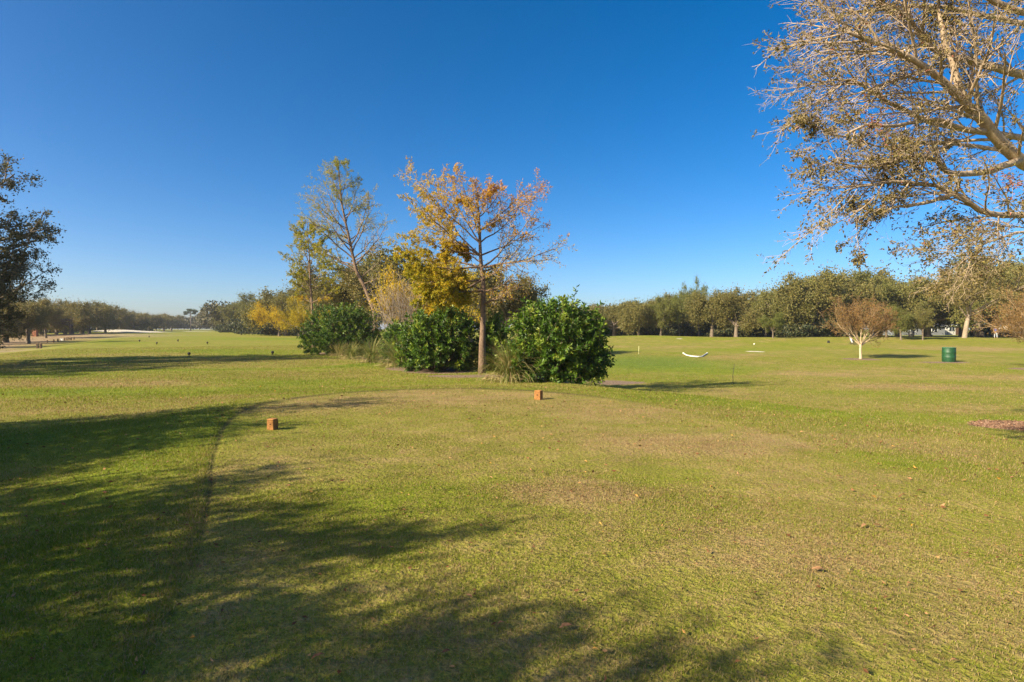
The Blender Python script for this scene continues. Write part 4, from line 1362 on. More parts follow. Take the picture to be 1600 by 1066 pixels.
# ------------------------------------------------------------------ distant woods and undergrowth (masses nobody could count)
def mass(name, spots, leafmat, label, seed, L, W, trunks=True, hue=.5):
    """spots: (x, y, half width, height)"""
    rr = np.random.default_rng(seed)
    mb = MB(); Ps, Ds = [], []
    tk = MB()
    for (x, y, wd, h) in spots:
        z = hz(x, y)
        nl = 7
        for i in range(nl):
            c = np.array([x + rr.uniform(-.6, .6) * wd, y + rr.uniform(-.5, .5) * wd, z + h * rr.uniform(.42 if trunks else .15, .78)])
            n = int(150 if trunks else 60)
            d = rr.standard_normal((n, 3)); d /= np.linalg.norm(d, axis=1)[:, None]
            Ps.append(c + d * np.array([wd * .5, wd * .5, h * .24]) * rr.random((n, 1)) ** .35)
            Ds.append(rr.standard_normal((n, 3)))
    P = np.concatenate(Ps); D = np.concatenate(Ds)
    mb.leaves(P, D, L * rr.uniform(.6, 1.4, len(P)), W * rr.uniform(.6, 1.4, len(P)), np.clip(rr.normal(hue, .25, len(P)), 0, 1), rr=rr)
    o = mb.build(name, leafmat)
    tag(o, label, None, None, "stuff")
spots = []
for i in range(60):                                   # end of the fairway
    px = 215 + i * 2.75 + rng.uniform(-2, 2)
    Y = 385 + rng.uniform(-25, 60)
    spots.append(((px - 800) / F * Y, Y, rng.uniform(6, 9), rng.uniform(7, 10)))
mass("distant_woods", spots, M['wood_leaf'], "grey brown distant woods closing the end of the fairway", 81, 1.5, .9)
spots = []
for i in range(120):                                  # woods behind the houses and the shrub bed
    px = 330 + i * 15 + rng.uniform(-8, 8)
    Y = 215 + rng.uniform(-25, 60)
    spots.append(((px - 800) / F * Y, Y, rng.uniform(6, 9), rng.uniform(9, 13)))
mass("far_woods", spots, M['wood_leaf'], "brown green woods behind the tree line and the houses", 82, 1.1, .65)
spots = []
for i in range(60):
    px = -420 + i * 11 + rng.uniform(-8, 8)
    Y = 150 + rng.uniform(-20, 60) + max(0, px) * .7
    spots.append(((px - 800) / F * Y, Y, rng.uniform(5, 8), rng.uniform(7, 10)))
mass("roadside_woods", spots, M['wood_leaf'], "brown woods behind the oaks along the sandy track", 83, 1.0, .6)
spots = []
for i in range(90):                                   # bushes between the trunks
    px = 920 + i * 3.2 + rng.uniform(-8, 8)
    Y = 116 + rng.uniform(-5, 18)
    spots.append(((px - 800) / F * Y, Y, rng.uniform(1.5, 3), rng.uniform(1.6, 3.4)))
for i in range(40):
    px = 1225 + i * 2.7 + rng.uniform(-4, 4)
    Y = 97 + rng.uniform(-3, 10)
    spots.append(((px - 800) / F * Y, Y, rng.uniform(1.2, 2.4), rng.uniform(1.4, 3.0)))
for i in range(30):
    px = 1520 + i * 9 + rng.uniform(-4, 4)
    Y = 125 + rng.uniform(-3, 10)
    spots.append(((px - 800) / F * Y, Y, rng.uniform(1.2, 2.4), rng.uniform(1.4, 3.0)))
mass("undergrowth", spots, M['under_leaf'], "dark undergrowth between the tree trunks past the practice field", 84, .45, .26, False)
spots = []
for i in range(70):
    px = 350 + i * 3.0 + rng.uniform(-3, 3)
    Y = 150 + rng.uniform(-10, 40) - i * .8
    spots.append(((px - 800) / F * Y, Y, rng.uniform(2, 3.5), rng.uniform(2, 4.5)))
for i in range(60):
    px = -60 + i * 5 + rng.uniform(-3, 3)
    Y = 135 + rng.uniform(-5, 20) + i * 2.0
    spots.append(((px - 800) / F * Y, Y, rng.uniform(2, 3.5), rng.uniform(1.5, 3.5)))
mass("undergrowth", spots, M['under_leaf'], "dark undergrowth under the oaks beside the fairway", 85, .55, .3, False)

# ------------------------------------------------------------------ tee markers
M['tee_wood'] = plain_mat("orange_stained_wood", (.36, .165, .045), .7, .25, .4, 22.0, 0, .3, (.20, .085, .025))
M['tee_cap'] = plain_mat("orange_cap", (.43, .19, .05), .65, .3, .3, 18.0, 0, .2)
M['tee_dark'] = plain_mat("burnt_wood", (.10, .042, .016), .8, .2, .4, 20.0)
def tee_block(px, py, wpx, label, rz):
    c = gp(px, py)
    k = c.y / F
    s = wpx * k
    h = s * 1.42
    root = empty("tee_marker", c, rz)
    MB().box((0, 0, h * .40), (s, s, h * .80 + .02), 0, .006).build("block", M['tee_wood'], root)
    MB().box((0, 0, h * .835), (s * .9, s * .9, h * .07), 0, .003).build("groove", M['tee_dark'], root)
    MB().box((0, 0, h * .93), (s * 1.0, s * 1.0, h * .13), 0, .008).build("cap", M['tee_cap'], root)
    mb = MB()
    for zz, hh, ww in ((.52, .13, .22), (.30, .06, .14)):
        mb.box((0.04 * s, -s * .5 - .0005, h * zz), (s * ww, .003, h * hh))
    mb.build("worn_mark", M['tee_dark'], root)
    tag(root, label, "tee marker", "wooden tee markers on the tee")
tee_block(426, 671.5, 12.2, "orange wooden tee block on the mown tee, close to the shaded cut edge", -.28)
tee_block(841.5, 624.5, 10.2, "orange wooden tee block on the sunny far rim of the tee, before the largest shrub", -.5)

M['dark_marker'] = plain_mat("dark_maroon_paint", (.035, .014, .012), .45, .5, .4)
def small_marker(px, py, hpx, label):
    c = gp(px, py)
    s = hpx * c.y / F
    root = empty("tee_marker", c)
    MB().lathe([(0.0, -.02), (.10 * s, -.02), (.10 * s, .30 * s), (.14 * s, .34 * s), (.30 * s, .45 * s), (.36 * s, .66 * s), (.30 * s, .88 * s), (.16 * s, .98 * s), (0.0, 1.0 * s)], 14).build("ball", M['dark_marker'], root, True)
    MB().lathe([(0.0, .0), (.22 * s, .0), (.22 * s, .10 * s), (.1 * s, .16 * s)], 12).build("foot", M['dark_marker'], root, True)
    tag(root, label, "tee marker", "dark round tee markers on the farther tees")
small_marker(295.5, 557, 6.5, "dark round tee marker at the edge of the long tree shadow")
small_marker(426, 555, 6.5, "dark round tee marker at the sunny tip of the long tree shadow")
small_marker(324, 538, 4.0, "small dark tee marker on the pale third tee, level with the shrub")
small_marker(245, 538.5, 4.0, "small dark tee marker across the pale third tee, toward the sandy track")
small_marker(278, 534, 3.6, "tiny dark tee marker past the middle of the third tee")
small_marker(218, 534.5, 3.6, "tiny dark tee marker at the tip of the farther tree shadow")
small_marker(233, 527.5, 2.8, "tiniest dark tee marker on the far fairway below the white bunker")

# ------------------------------------------------------------------ bollards by the track
M['post_wood'] = plain_mat("weathered_post", (.16, .105, .07), .85, .2, .4, 12.0)
M['white_paint'] = plain_mat("white_paint", (.74, .72, .68), .5, .4, .15, 8.0)
def bollard(px, py, hpx, label, mat, wd=.22):
    c = gp(px, py)
    h = hpx * c.y / F
    o = empty("wooden_bollard", c)
    MB().box((0, 0, h * .5 - .03), (wd, wd, h + .06), .3, .02).build("post", mat, o)
    MB().box((0, 0, h + .018), (wd * .9, wd * .9, .03), .3, .012).build("cap", mat, o)
    tag(o, label, "bollard", "bollards along the sandy track")
BOL = [(58.6, 544.5, 7.5, "dark stubby bollard of the pair by the sandy track, nearer the dark oak", .2), (63.8, 544.5, 7.5, "dark stubby bollard of the pair by the sandy track, nearer the fairway", .2)]
for i, (px, py, h) in enumerate(((74, 536, 4), (84, 535.5, 5), (90.5, 534.5, 5), (101, 532.5, 4.5), (104.6, 532, 4.5), (107.6, 531.5, 4), (111, 531.5, 4), (115.6, 531, 4))):
    BOL.append((px, py, h, f"small brown bollard, {ORD[i]} in the file along the sandy track from the dark pair", .17))
for px, py, h, lab, wd in BOL:
    bollard(px, py, h, lab, M['post_wood'], wd)
def sign_board(px, py):
    c = gp(px, py); k = c.y / F
    o = empty("notice_board", c)
    mb = MB()
    for s in (-1, 1):
        mb2 = MB().box((s * .2, 0, .22), (.05, .05, .5)); mb2.build("leg", M['post_wood'], o)
    MB().box((0, -.03, .36), (5.2 * k, .03, .36), 0, .008).build("panel", M['white_paint'], o)
    tag(o, "small white board standing among the brown bollards by the sandy track", "board")
sign_board(96.5, 534)
# brick pillar glimpsed between the trunks
M['brick'] = plain_mat("orange_brick", (.42, .17, .10), .85, .2, .35, 9.0)
pc = Vector(((55 - 800) / F * 118, 118, 0)); pc.z = hz(pc.x, pc.y)
po = empty("brick_pillar", pc)
MB().box((0, 0, .75), (.8, .8, 1.7), .2, .03).build("shaft", M['brick'], po)
MB().box((0, 0, 1.66), (.95, .95, .12), .2, .03).build("cap", M['white_paint'], po)
tag(po, "orange brick pillar between the oak trunks past the bollards", "pillar")

# ------------------------------------------------------------------ green barrel
def barrel():
    m, nt, bs, out = mat_new("green_barrel_paint")
    tc = N(nt, "ShaderNodeTexCoord")
    n1 = noise(nt, tc.outputs['Object'], 3.0, 5.0, .65)
    n2 = noise(nt, tc.outputs['Object'], 14.0, 4.0, .7)
    c = ramp(nt, n1, [(.3, (.006, .040, .013)), (.55, (.010, .064, .020)), (.75, (.022, .095, .035))])
    c = mixc(nt, mth(nt, 'GREATER_THAN', n2, .66), c, (.07, .16, .10))
    nt.links.new(c, bs.inputs['Base Color'])
    bs.inputs['Roughness'].default_value = .5
    M['barrel'] = m
    M['barrel_top'] = plain_mat("faded_green_lid", (.03, .15, .08), .6, .4, .35, 4.0)
    c = gp(1482.5, 565.5); k = c.y / F
    R = 9.0 * k; H = 22.5 * k
    o = empty("green_barrel", c)
    MB().lathe([(R * .985, -.05), (R * .985, .03), (R, .05), (R, H * .30), (R * 1.018, H * .32), (R, H * .34), (R, H * .64), (R * 1.018, H * .66), (R, H * .68), (R * .99, H * .95)], 40).build("body", m, o, True)
    MB().lathe([(R * .97, H * .955), (R * 1.035, H * .955), (R * 1.035, H * .985), (R * .99, H), (R * .90, H * 1.0), (R * .88, H * .992), (0, H * 1.005)], 40).build("lid", M['barrel_top'], o, True)
    tag(o, "green round barrel standing on a bare patch near the crape myrtle", "barrel")
barrel()

# ------------------------------------------------------------------ practice green things
M['pale_stick'] = plain_mat("pale_yellow_stick", (.70, .66, .36), .5, .4, .1)
M['dark_metal'] = plain_mat("dark_metal", (.03, .028, .026), .5, .5, .3)
c = gp(998, 553.5); k = c.y / F
o = empty("flagstick", c)
MB().tube([Vector((0, 0, -.05)), Vector((0.0, 0, 6 * k)), Vector((.02, 0, 11.5 * k))], [.024, .022, .018], 8).build("pole", M['pale_stick'], o, True)
MB().lathe([(0, 11.4 * k), (.04, 11.6 * k), (.04, 12.0 * k), (0, 12.2 * k)], 10).build("knob", M['pale_stick'], o, True)
MB().lathe([(.03, -.0), (.065, .004), (.065, .012), (.03, .014)], 14).build("cup", M['white_paint'], o, True)
tag(o, "thin pale flagstick standing on the practice green by the largest shrub", "flagstick")

c = gp(1145.5, 602); k = c.y / F
o = empty("marker_stake", c, .1)
MB().tube([Vector((0, 0, -.08)), Vector((-.02, 0, 16 * k)), Vector((.07, 0, 33 * k))], [.016, .014, .010], 6).build("pole", M['dark_metal'], o, True)
MB().tube([Vector((-5.0 * k, 0, 25.5 * k)), Vector((0, 0, 26.2 * k)), Vector((1.6 * k, 0, 26.6 * k))], [.009, .010, .008], 5).build("crossbar", M['dark_metal'], o, True)
tag(o, "thin dark stake with a short crossbar in the shade of the shrubs", "stake")

pts_px = [(1068.5, 553.5), (1073, 556), (1080, 557.6), (1090, 558.3), (1097, 558.0), (1101, 555.5), (1105, 553)]
pts = [gp(*p) for p in pts_px]
pm = sum(pts, Vector()) / len(pts)
mb = MB()
fine = []
for i in range(len(pts) - 1):
    for t in (0, .25, .5, .75):
        q = pts[i].lerp(pts[i + 1], t); q.z = hz(q.x, q.y) + .055
        fine.append(q)
q = pts[-1].copy(); q.z = hz(q.x, q.y) + .055; fine.append(q)
o = empty("white_pipe", Vector((pm.x, pm.y, hz(pm.x, pm.y))))
MB().tube([q - o.location for q in fine], [.06] * len(fine), 10).build("pipe", M['white_paint'], o, True)
for e in (fine[0], fine[-1]):
    MB().lathe([(0, -.075), (.08, -.075), (.08, .075), (0, .075)], 14, tuple(e - o.location)).build("joint", M['white_paint'], o, True)
tag(o, "white pipe bent into a shallow U lying on the practice green", "pipe")

def small_ball(px, py, rr, lab, name="white_ball"):
    c = gp(px, py)
    o = MB().lathe([(0, -rr)] + [(rr * math.sin(a), -rr * math.cos(a)) for a in np.linspace(.25, math.pi - .25, 8)] + [(0, rr)], 14).build(name, M['white_paint'], None, True)
    o.location = (c.x, c.y, c.z + rr)
    tag(o, lab, "marker ball", "white balls on the practice field")
small_ball(1067.5, 553, .075, "small white ball at the end of the bent white pipe")
small_ball(1178.5, 539, .10, "small white ball on the grass above the white sand spot")

# dark bird-like yardage block on the far lawn
c = gp(1294.5, 536)
o = empty("yardage_block", c, .4)
s = 3.6 * c.y / F
MB().box((0, 0, s * .45), (s * .9, s * .7, s * .9), 0, .03).build("block", M['dark_metal'], o)
MB().box((0, 0, s * .96), (s * .7, s * .55, s * .14), 0, .03).build("cap", M['dark_marker'], o)
tag(o, "small dark block on the grass just before the golf bag", "yardage block")

# ------------------------------------------------------------------ golf bag on a trolley
M['bag_white'] = plain_mat("white_bag_cloth", (.72, .71, .72), .55, .4, .15, 6.0)
M['bag_navy'] = plain_mat("navy_bag_cloth", (.022, .026, .055), .6, .4, .3)
M['steel'] = plain_mat("steel", (.5, .5, .52), .25, .5, .15, 5.0, 1.0)
def golf_bag():
    c = gp(1329, 538.5); k = c.y / F
    s = 15.5 * k / 1.25             # scale so that the bag with clubs stands 15 px tall
    o = empty("golf_bag", c, math.radians(8), (s, s, s))
    ax = Vector((-.42, 0, .9)).normalized()
    b = Vector((.30, 0, .22))
    def P(t, off=Vector()): return b + ax * t + off
    MB().tube([P(0), P(.02), P(.3), P(.6), P(.84), P(.86)], [.10, .13, .135, .135, .15, .15], 16).build("body", M['bag_white'], o, True)
    MB().tube([P(.80), P(.90)], [.158, .158], 16).build("collar", M['bag_navy'], o, True)
    MB().tube([P(.12, Vector((.1, -.08, .03))), P(.3, Vector((.12, -.08, .04))), P(.5, Vector((.1, -.08, .03)))], [.06, .09, .05], 10).build("pocket", M['bag_navy'], o, True)
    MB().tube([P(.15, Vector((.0, -.13, 0))), P(.35, Vector((.0, -.15, 0))), P(.6, Vector((.0, -.13, 0)))], [.04, .06, .04], 10).build("pocket", M['bag_navy'], o, True)
    for i, (dx, dy, L, hd) in enumerate(((-.05, .04, 1.12, 1), (.04, -.05, 1.18, 1), (0, .0, 1.08, 0), (.06, .05, 1.05, 0), (-.06, -.04, 1.06, 0))):
        e = P(L, Vector((dx, dy, 0)))
        mb = MB().tube([P(.8, Vector((dx * .7, dy * .7, 0))), e], [.008, .008], 5)
        if hd: mb.lathe([(0, -.05), (.05, -.04), (.06, 0), (.04, .05), (0, .06)], 10, tuple(e))
        else: mb.box(tuple(e + Vector((.02, 0, .02))), (.03, .07, .06), 0, .008)
        mb.build("club", M['steel'], o, True)
    for sgn in (-1, 1):
        wh = MB()
        R = .16
        ring = [Vector((.28 + R * math.cos(a), sgn * .26, R + R * math.sin(a))) for a in np.linspace(0, 2 * math.pi, 17)]
        wh.tube(ring, [.03] * 17, 6, cap=False)
        for a in (0, 1.05, 2.1):
            wh.tube([Vector((.28 + R * math.cos(a), sgn * .26, R + R * math.sin(a))), Vector((.28 - R * math.cos(a), sgn * .26, R - R * math.sin(a)))], [.01, .01], 4)
        wh.build("wheel", M['dark_metal'], o, True)
    fr = MB().tube([Vector((.28, -.26, .16)), Vector((.28, .26, .16))], [.015, .015], 6)
    fr.tube([Vector((.32, 0, .18)), Vector((-.05, -.16, 1.0)), Vector((-.38, -.16, 1.08))], [.015, .015, .018], 6)
    fr.tube([Vector((.30, 0, .16)), Vector((-.22, 0, .06)), Vector((-.24, 0, -.0))], [.015, .015, .02], 6)
    fr.build("frame", M['dark_metal'], o, True)
    tag(o, "white and navy golf bag on a trolley behind the crape myrtle", "golf bag")
golf_bag()

# ------------------------------------------------------------------ walking golfer, one continuous body
def skin_body(name, verts, edges, radii, mat, parent, root=0, sub=1):
    me = bpy.data.meshes.new(name)
    me.from_pydata([tuple(v) for v in verts], edges, [])
    o = bpy.data.objects.new(name, me); COL.objects.link(o); o.parent = parent
    md = o.modifiers.new("skin", 'SKIN')
    md.use_smooth_shade = True
    if not me.skin_vertices:
        me.skin_vertices.new()
    sv = me.skin_vertices[0].data
    for i, rr in enumerate(radii):
        sv[i].radius = (rr, rr) if np.isscalar(rr) else rr
        sv[i].use_root = (i == root)
    s = o.modifiers.new("sub", 'SUBSURF'); s.levels = sub; s.render_levels = sub
    me.materials.append(mat)
    return o
def golfer():
    M['skin'] = plain_mat("skin", (.46, .27, .18), .5, .4, .1)
    M['shirt'] = plain_mat("violet_blue_shirt", (.10, .10, .26), .8, .2, .25)
    M['trousers'] = plain_mat("pale_grey_trousers", (.40, .42, .46), .8, .2, .2)
    M['hair'] = plain_mat("dark_hair", (.03, .02, .015), .7, .3, .3)
    Y = 87.0; x = (1556 - 800) / F * Y
    o = empty("person", Vector((x, Y, hz(x, Y))), math.radians(-20))
    V, E, R = [], [], []
    def chain(ps, rs, start=None):
        prev = start
        ids = []
        for p, r_ in zip(ps, rs):
            V.append(p); R.append(r_); i = len(V) - 1
            if prev is not None: E.append((prev, i))
            prev = i; ids.append(i)
        return ids
    t = chain([(0, 0, .95), (0, 0, 1.10), (0, .01, 1.28), (0, .01, 1.42), (0, 0, 1.52), (0, -.02, 1.60), (0, -.03, 1.68), (0, -.02, 1.76)],
              [(.15, .11), (.145, .10), (.17, .11), (.15, .10), .055, (.07, .085), (.078, .095), (.055, .07)])
    chain([(0, -.115, 1.645), (0, -.128, 1.63)], [.014, .010], t[5])
    for sgn in (-1, 1):
        chain([(sgn * .086, 0, 1.665), (sgn * .098, .01, 1.67)], [.015, .010], t[6])
        leg = chain([(sgn * .10, 0, .88), (sgn * .11, -sgn * .10, .50), (sgn * .11, -sgn * .16 + (.06 if sgn > 0 else 0), .09), (sgn * .11, -sgn * .16 - .10, .04)], [(.09, .095), .065, .042, (.045, .03)], t[0])
        arm = chain([(sgn * .20, .01, 1.40), (sgn * .27, .02 + .05 * sgn, 1.14), (sgn * .27, -.10 + .05 * sgn, .92), (sgn * .265, -.13 + .05 * sgn, .86)], [.055, .044, .030, (.04, .022)], t[3])
        for f, (fx, ln) in enumerate(((-.03, .07), (-.01, .08), (.01, .075), (.03, .06))):
            bx, by, bz = V[arm[-1]]
            chain([(bx + fx * .4, by + fx, bz - .045), (bx - sgn * .01, by + fx, bz - .045 - ln)], [.010, .008], arm[-1])
        bx, by, bz = V[arm[-1]]
        chain([(bx - sgn * .02, by - .05, bz - .01), (bx - sgn * .03, by - .07, bz - .04)], [.011, .009], arm[-1])
    skin_body("body", V, E, R, M['skin'], o)
    # shirt over torso and upper arms
    V, E, R = [], [], []
    t = chain([(0, 0, .93), (0, 0, 1.10), (0, .01, 1.28), (0, .01, 1.42), (0, 0, 1.49)], [(.172, .135), (.165, .125), (.188, .132), (.168, .12), .075])
    for sgn in (-1, 1):
        chain([(sgn * .205, .01, 1.40), (sgn * .25, .02 + .03 * sgn, 1.22)], [.072, .066], t[3])
    skin_body("shirt", V, E, R, M['shirt'], o)
    V, E, R = [], [], []
    t = chain([(0, 0, .99), (0, 0, .93)], [(.165, .125), (.168, .13)])
    for sgn in (-1, 1):
        chain([(sgn * .10, 0, .86), (sgn * .11, -sgn * .10, .50), (sgn * .11, -sgn * .16 + (.06 if sgn > 0 else 0), .11)], [(.105, .11), .082, .066], t[1])
    skin_body("trousers", V, E, R, M['trousers'], o)
    MB().lathe([(.085, 1.68), (.094, 1.70), (.09, 1.75), (.065, 1.80), (0, 1.82)], 14, (0, -.015, 0)).build("hair", M['hair'], o, True)
    mb = MB()
    for sgn in (-1, 1): mb.lathe([(0, -.014), (.014, 0), (0, .014)], 8, (sgn * .032, -.118, 1.672))
    mb.build("eyes", M['dark_metal'], o)
    tag(o, "person in a violet blue shirt and pale trousers walking behind the bare myrtle", "person")
golfer()

# ------------------------------------------------------------------ houses and the parked car behind the trees
M['stucco'] = plain_mat("pale_stucco", (.55, .53, .49), .9, .2, .12, 2.0)
M['grey_stucco'] = plain_mat("grey_stucco", (.20, .21, .23), .9, .2, .15, 2.0)
M['roof'] = plain_mat("grey_shingles", (.13, .135, .15), .9, .2, .3, 5.0)
M['glass'] = plain_mat("dark_glass", (.03, .035, .045), .08, .6, .2)
M['trim'] = plain_mat("white_trim", (.72, .72, .70), .6, .3, .1)
M['door'] = plain_mat("brown_door", (.12, .07, .04), .6, .3, .3)
def house(px, Y, w_, d_, h, rh, label, wall, gable=False, nwin=4):
    x = (px - 800) / F * Y; z = hz(x, Y)
    o = empty("house", (x, Y, z))
    MB().box((0, 0, h / 2 - .1), (w_, d_, h + .2)).build("wall", wall, o)
    ov = .5
    a, b = w_ / 2 + ov, d_ / 2 + ov
    if gable:
        V = [(-a, -b, h + .01), (a, -b, h + .01), (a, b, h + .01), (-a, b, h + .01), (0, -b, h + rh), (0, b, h + rh)]
        MB().add(V, [(0, 4, 5, 3), (1, 2, 5, 4), (0, 3, 2, 1)], [(0, 1, 4), (2, 3, 5)]).build("roof", M['roof'], o)
    else:
        V = [(-a, -b, h + .01), (a, -b, h + .01), (a, b, h + .01), (-a, b, h + .01), (-a + b, 0, h + rh), (a - b, 0, h + rh)]
        MB().add(V, [(0, 1, 5, 4), (2, 3, 4, 5), (0, 3, 2, 1)], [(1, 2, 5), (3, 0, 4)]).build("roof", M['roof'], o)
    MB().box((0, -b - .03, h - .04), (2 * a, .06, .16)).build("fascia", M['trim'], o)
    dx = w_ / (nwin + 1)
    for i in range(nwin):
        cx = -w_ / 2 + dx * (i + 1)
        if i == nwin // 2:
            dr = MB().box((cx, -d_ / 2 - .03, 1.05), (1.0, .08, 2.1)).build("door", M['door'], o)
            MB().box((cx + .38, -d_ / 2 - .09, 1.02), (.05, .06, .12)).build("handle", M['steel'], dr)
        else:
            fr = MB().box((cx, -d_ / 2 - .03, 1.5), (1.5, .08, 1.25)).build("window", M['trim'], o)
            MB().box((cx, -d_ / 2 - .065, 1.5), (1.28, .03, 1.03)).build("pane", M['glass'], fr)
            MB().box((cx, -d_ / 2 - .085, 1.5), (.06, .03, 1.03)).build("mullion", M['trim'], fr)
    tag(o, label, "house", "houses behind the tree line")
house(1418, 150, 13.5, 8, 2.3, 1.4, "low grey walled house with a long roof behind the crape myrtle", M['grey_stucco'])
house(1480, 152, 6.0, 7, 2.5, 2.0, "small white gabled house beside the giant pale oak", M['stucco'], True, 3)
house(1255, 165, 17, 9, 2.4, 1.4, "white walled house glimpsed between trunks behind the small bright green tree", M['stucco'])
house(1590, 170, 14, 9, 2.5, 1.6, "pale house behind the golfer and the parked car", M['stucco'])

def car():
    M['car_paint'] = plain_mat("white_car_paint", (.78, .78, .78), .25, .6, .04)
    M['tyre'] = plain_mat("tyre_rubber", (.02, .02, .02), .85, .3, .2)
    M['lamp_red'] = plain_mat("red_lamp", (.35, .02, .02), .3, .5, .1)
    Y = 125.0; x = (1580 - 800) / F * Y
    o = empty("parked_car", (x, Y, hz(x, Y)), math.radians(65))
    prof = [(-2.2, .35), (-2.25, .75), (-2.1, .98), (-1.4, 1.05), (-.8, 1.45), (.7, 1.48), (1.6, 1.02), (2.2, .92), (2.25, .5), (2.15, .32)]
    n = len(prof)
    V = []
    for y_, ins in ((-.88, 0), (.88, 0)):
        for px_, pz in prof:
            V.append((px_, y_ * (1 if pz < 1.1 else .8), pz))
    q = [(i, (i + 1) % n, n + (i + 1) % n, n + i) for i in range(n)]
    mb = MB().add(V, q)
    C = [(0, -.88, .7), (0, .88, .7)]
    V2 = V + C
    tr = [((i + 1) % n, i, 2 * n) for i in range(n)] + [(n + i, n + (i + 1) % n, 2 * n + 1) for i in range(n)]
    mb = MB().add(V2, q, tr)
    mb.build("body", M['car_paint'], o)
    for s in (-1, 1):
        MB().box((-.05, s * .80, 1.24), (1.5, .06, .28)).build("window", M['glass'], o)
        MB().box((2.24, s * .6, .72), (.06, .3, .14)).build("headlight", M['trim'], o)
        MB().box((-2.22, s * .6, .82), (.06, .3, .14)).build("taillight", M['lamp_red'], o)
        for xx in (-1.4, 1.4):
            wt = MB()
            ring = [Vector((xx + .24 * math.cos(a), s * .84, .32 + .24 * math.sin(a))) for a in np.linspace(0, 2 * math.pi, 17)]
            wt.tube(ring, [.09] * 17, 8, cap=False)
            wo_ = wt.build("wheel", M['tyre'], o, True)
            MB().tube([Vector((xx, s * .80, .32)), Vector((xx, s * .90, .32))], [.17, .16], 14).build("rim", M['steel'], wo_, True)
    MB().add([(1.58, -.66, 1.06), (1.58, .66, 1.06), (.76, .62, 1.46), (.76, -.62, 1.46)], [(0, 1, 2, 3)]).build("windscreen", M['glass'], o)
    tag(o, "white car parked behind the trees, past the walking golfer", "car")
car()
# dark bin under the trees
c = Vector(((1424 - 800) / F * 99, 99, 0)); c.z = hz(c.x, c.y)
o = empty("litter_bin", c)
MB().lathe([(0, -.02), (.40, -.02), (.44, .5), (.46, .95), (.40, .97), (.36, .9), (0, .88)], 16).build("drum", M['dark_metal'], o, True)
MB().lathe([(.48, .96), (.48, 1.02), (.3, 1.14), (0, 1.18)], 16).build("lid", M['dark_metal'], o, True)
tag(o, "dark round bin in the tree shade before the grey walled house", "bin")

# ------------------------------------------------------------------ fallen leaves
M['dead_leaf'] = leaf_mat("fallen_leaf", [(0, (.10, .045, .02)), (.4, (.24, .11, .05)), (.75, (.42, .24, .12)), (1, (.50, .27, .03))], trans=.15, rough=.7, spec=.2)
def leaf_mesh(seed, hue):
    r = random.Random(seed)
    n = 7
    L = 1.0
    V, q = [], []
    for i in range(n):
        t = i / (n - 1)
        wv = .19 * math.sin(math.pi * min(1, t * .96 + .03)) ** .8
        z = .13 * math.sin(t * math.pi) * r.uniform(.6, 1.2) + .02
        cu = r.uniform(.05, .16)
        V += [(t * L - .5, -wv, z + cu * wv * 4), (t * L - .5, 0, z), (t * L - .5, wv, z + cu * wv * 4)]
    for i in range(n - 1):
        b = i * 3
        q += [(b, b + 1, b + 4, b + 3), (b + 1, b + 2, b + 5, b + 4)]
    mb = MB().add(V, q, None, np.clip(hue + np.array([r.uniform(-.12, .12) for _ in V]), 0, 1))
    return mb
LEAVES = [(497, 1034, 20, .35), (783, 981, 12, .5), (884, 986, 20, .5), (697, 1026, 14, .2), (930, 1022, 10, .9), (1278, 896, 18, .6), (1182, 932, 11, .15), (733, 938, 12, .5), (630, 803, 12, .3), (632, 809, 9, .1), (628, 798, 7, .05),
          (1310, 748, 9, .85), (1313, 756, 7, .4), (1438, 771, 10, .05), (1350, 826, 14, .65), (1371, 826, 11, .15), (1426, 826, 9, 1.0), (1512, 872, 13, .45), (1559, 877, 10, .2), (735, 855, 10, .1), (880, 738, 6, .1),
          (858, 786, 7, .1), (1278, 698, 6, .0), (944, 873, 9, .3), (1384, 940, 9, .1), (1492, 1040, 12, .5), (672, 975, 12, .75), (40, 812, 9, .2), (30, 770, 12, .3), (505, 755, 6, .15), (550, 655, 5, .1), (780, 690, 5, .1), (744, 709, 5, .0)]
lp = None
for i, (px, py, lpx, hue) in enumerate(LEAVES):
    c = gp(px, py)
    L = lpx * 1.05 * c.y / F
    o = leaf_mesh(900 + i, hue).build("fallen_leaf", M['dead_leaf'], None, True)
    o.location = (c.x, c.y, c.z + .022)
    o.scale = (L, L, L)
    o.rotation_euler = (rng.uniform(-.25, .25), rng.uniform(-.2, .2), rng.uniform(-.6, .6))
    tag(o, "curled brown fallen leaf lying on the mown grass", "leaf", "fallen leaves on the grass")

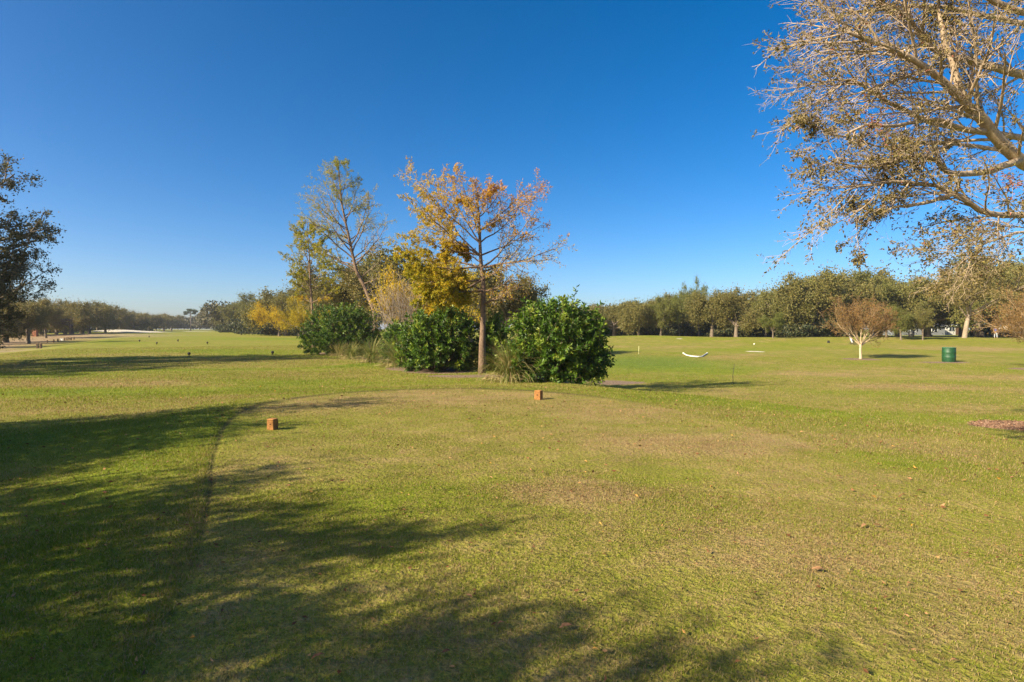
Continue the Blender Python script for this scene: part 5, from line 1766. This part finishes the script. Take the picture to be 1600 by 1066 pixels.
def litter():
    r = np.random.default_rng(5)
    mb = MB()
    for (r0, r1, a, n, s) in ((1.8, 6, 54, 520, .034), (6, 14, 50, 1300, .046), (14, 30, 48, 1000, .065)):
        A = np.radians(r.uniform(-a, a, n)); R = np.sqrt(r.uniform(r0 ** 2, r1 ** 2, n))
        x, y = np.sin(A) * R, np.cos(A) * R
        P = np.stack([x, y, height(x, y) + .023], 1)
        th = r.uniform(0, 6.28, n)
        D = np.stack([np.cos(th), np.sin(th), r.uniform(-.1, .5, n)], 1)
        h = np.where(r.random(n) < .55, r.uniform(0, .3, n), r.uniform(.4, .95, n))
        L = s * r.uniform(.4, 1.3, n)
        mb.leaves(P, D, L, L * .45, h, rr=r)
    o = mb.build("leaf_litter", M['dead_leaf'])
    tag(o, "tiny brown leaf litter scattered over the turf", None, None, "stuff")
litter()
def chips():
    r = np.random.default_rng(8)
    cx, cy, rx, ry = MULCH[2]
    n = 5200
    a = r.uniform(0, 6.28, n); q = np.sqrt(r.random(n)) * 1.0
    x = cx + np.cos(a) * q * rx; y = cy + np.sin(a) * q * ry
    m = mulch_mask(x, y) > .4
    x, y = x[m], y[m]; n = len(x)
    P = np.stack([x, y, height(x, y) + r.uniform(.0, .03, n)], 1)
    th = r.uniform(0, 6.28, n)
    D = np.stack([np.cos(th), np.sin(th), r.normal(0, .3, n)], 1)
    mb = MB(); mb.leaves(P, D, r.uniform(.03, .08, n), r.uniform(.015, .03, n), np.clip(r.normal(.5, .25, n), 0, .85), rr=r)
    M['chip'] = leaf_mat("bark_chips", [(0, (.09, .035, .02)), (.5, (.24, .135, .085)), (1, (.42, .29, .20))], trans=0.02, rough=.9, spec=.1)
    o = mb.build("mulch", M['chip'])
    tag(o, "red brown bark mulch under the shade tree", None, None, "stuff")
chips()

# ------------------------------------------------------------------ thin haze over the whole course
def haze():
    m = bpy.data.materials.new("haze"); m.use_nodes = True
    nt = m.node_tree
    for n in list(nt.nodes): nt.nodes.remove(n)
    out = nt.nodes.new("ShaderNodeOutputMaterial")
    v = nt.nodes.new("ShaderNodeVolumePrincipled")
    v.inputs['Color'].default_value = (.86, .91, 1.0, 1)
    v.inputs['Density'].default_value = .00028
    v.inputs['Anisotropy'].default_value = .3
    nt.links.new(v.outputs[0], out.inputs['Volume'])
    o = MB().box((0, 0, 8.0), (5400, 5400, 24.0)).build("haze", m)
    tag(o, "thin pale haze over the golf course", None, None, "stuff")
haze()
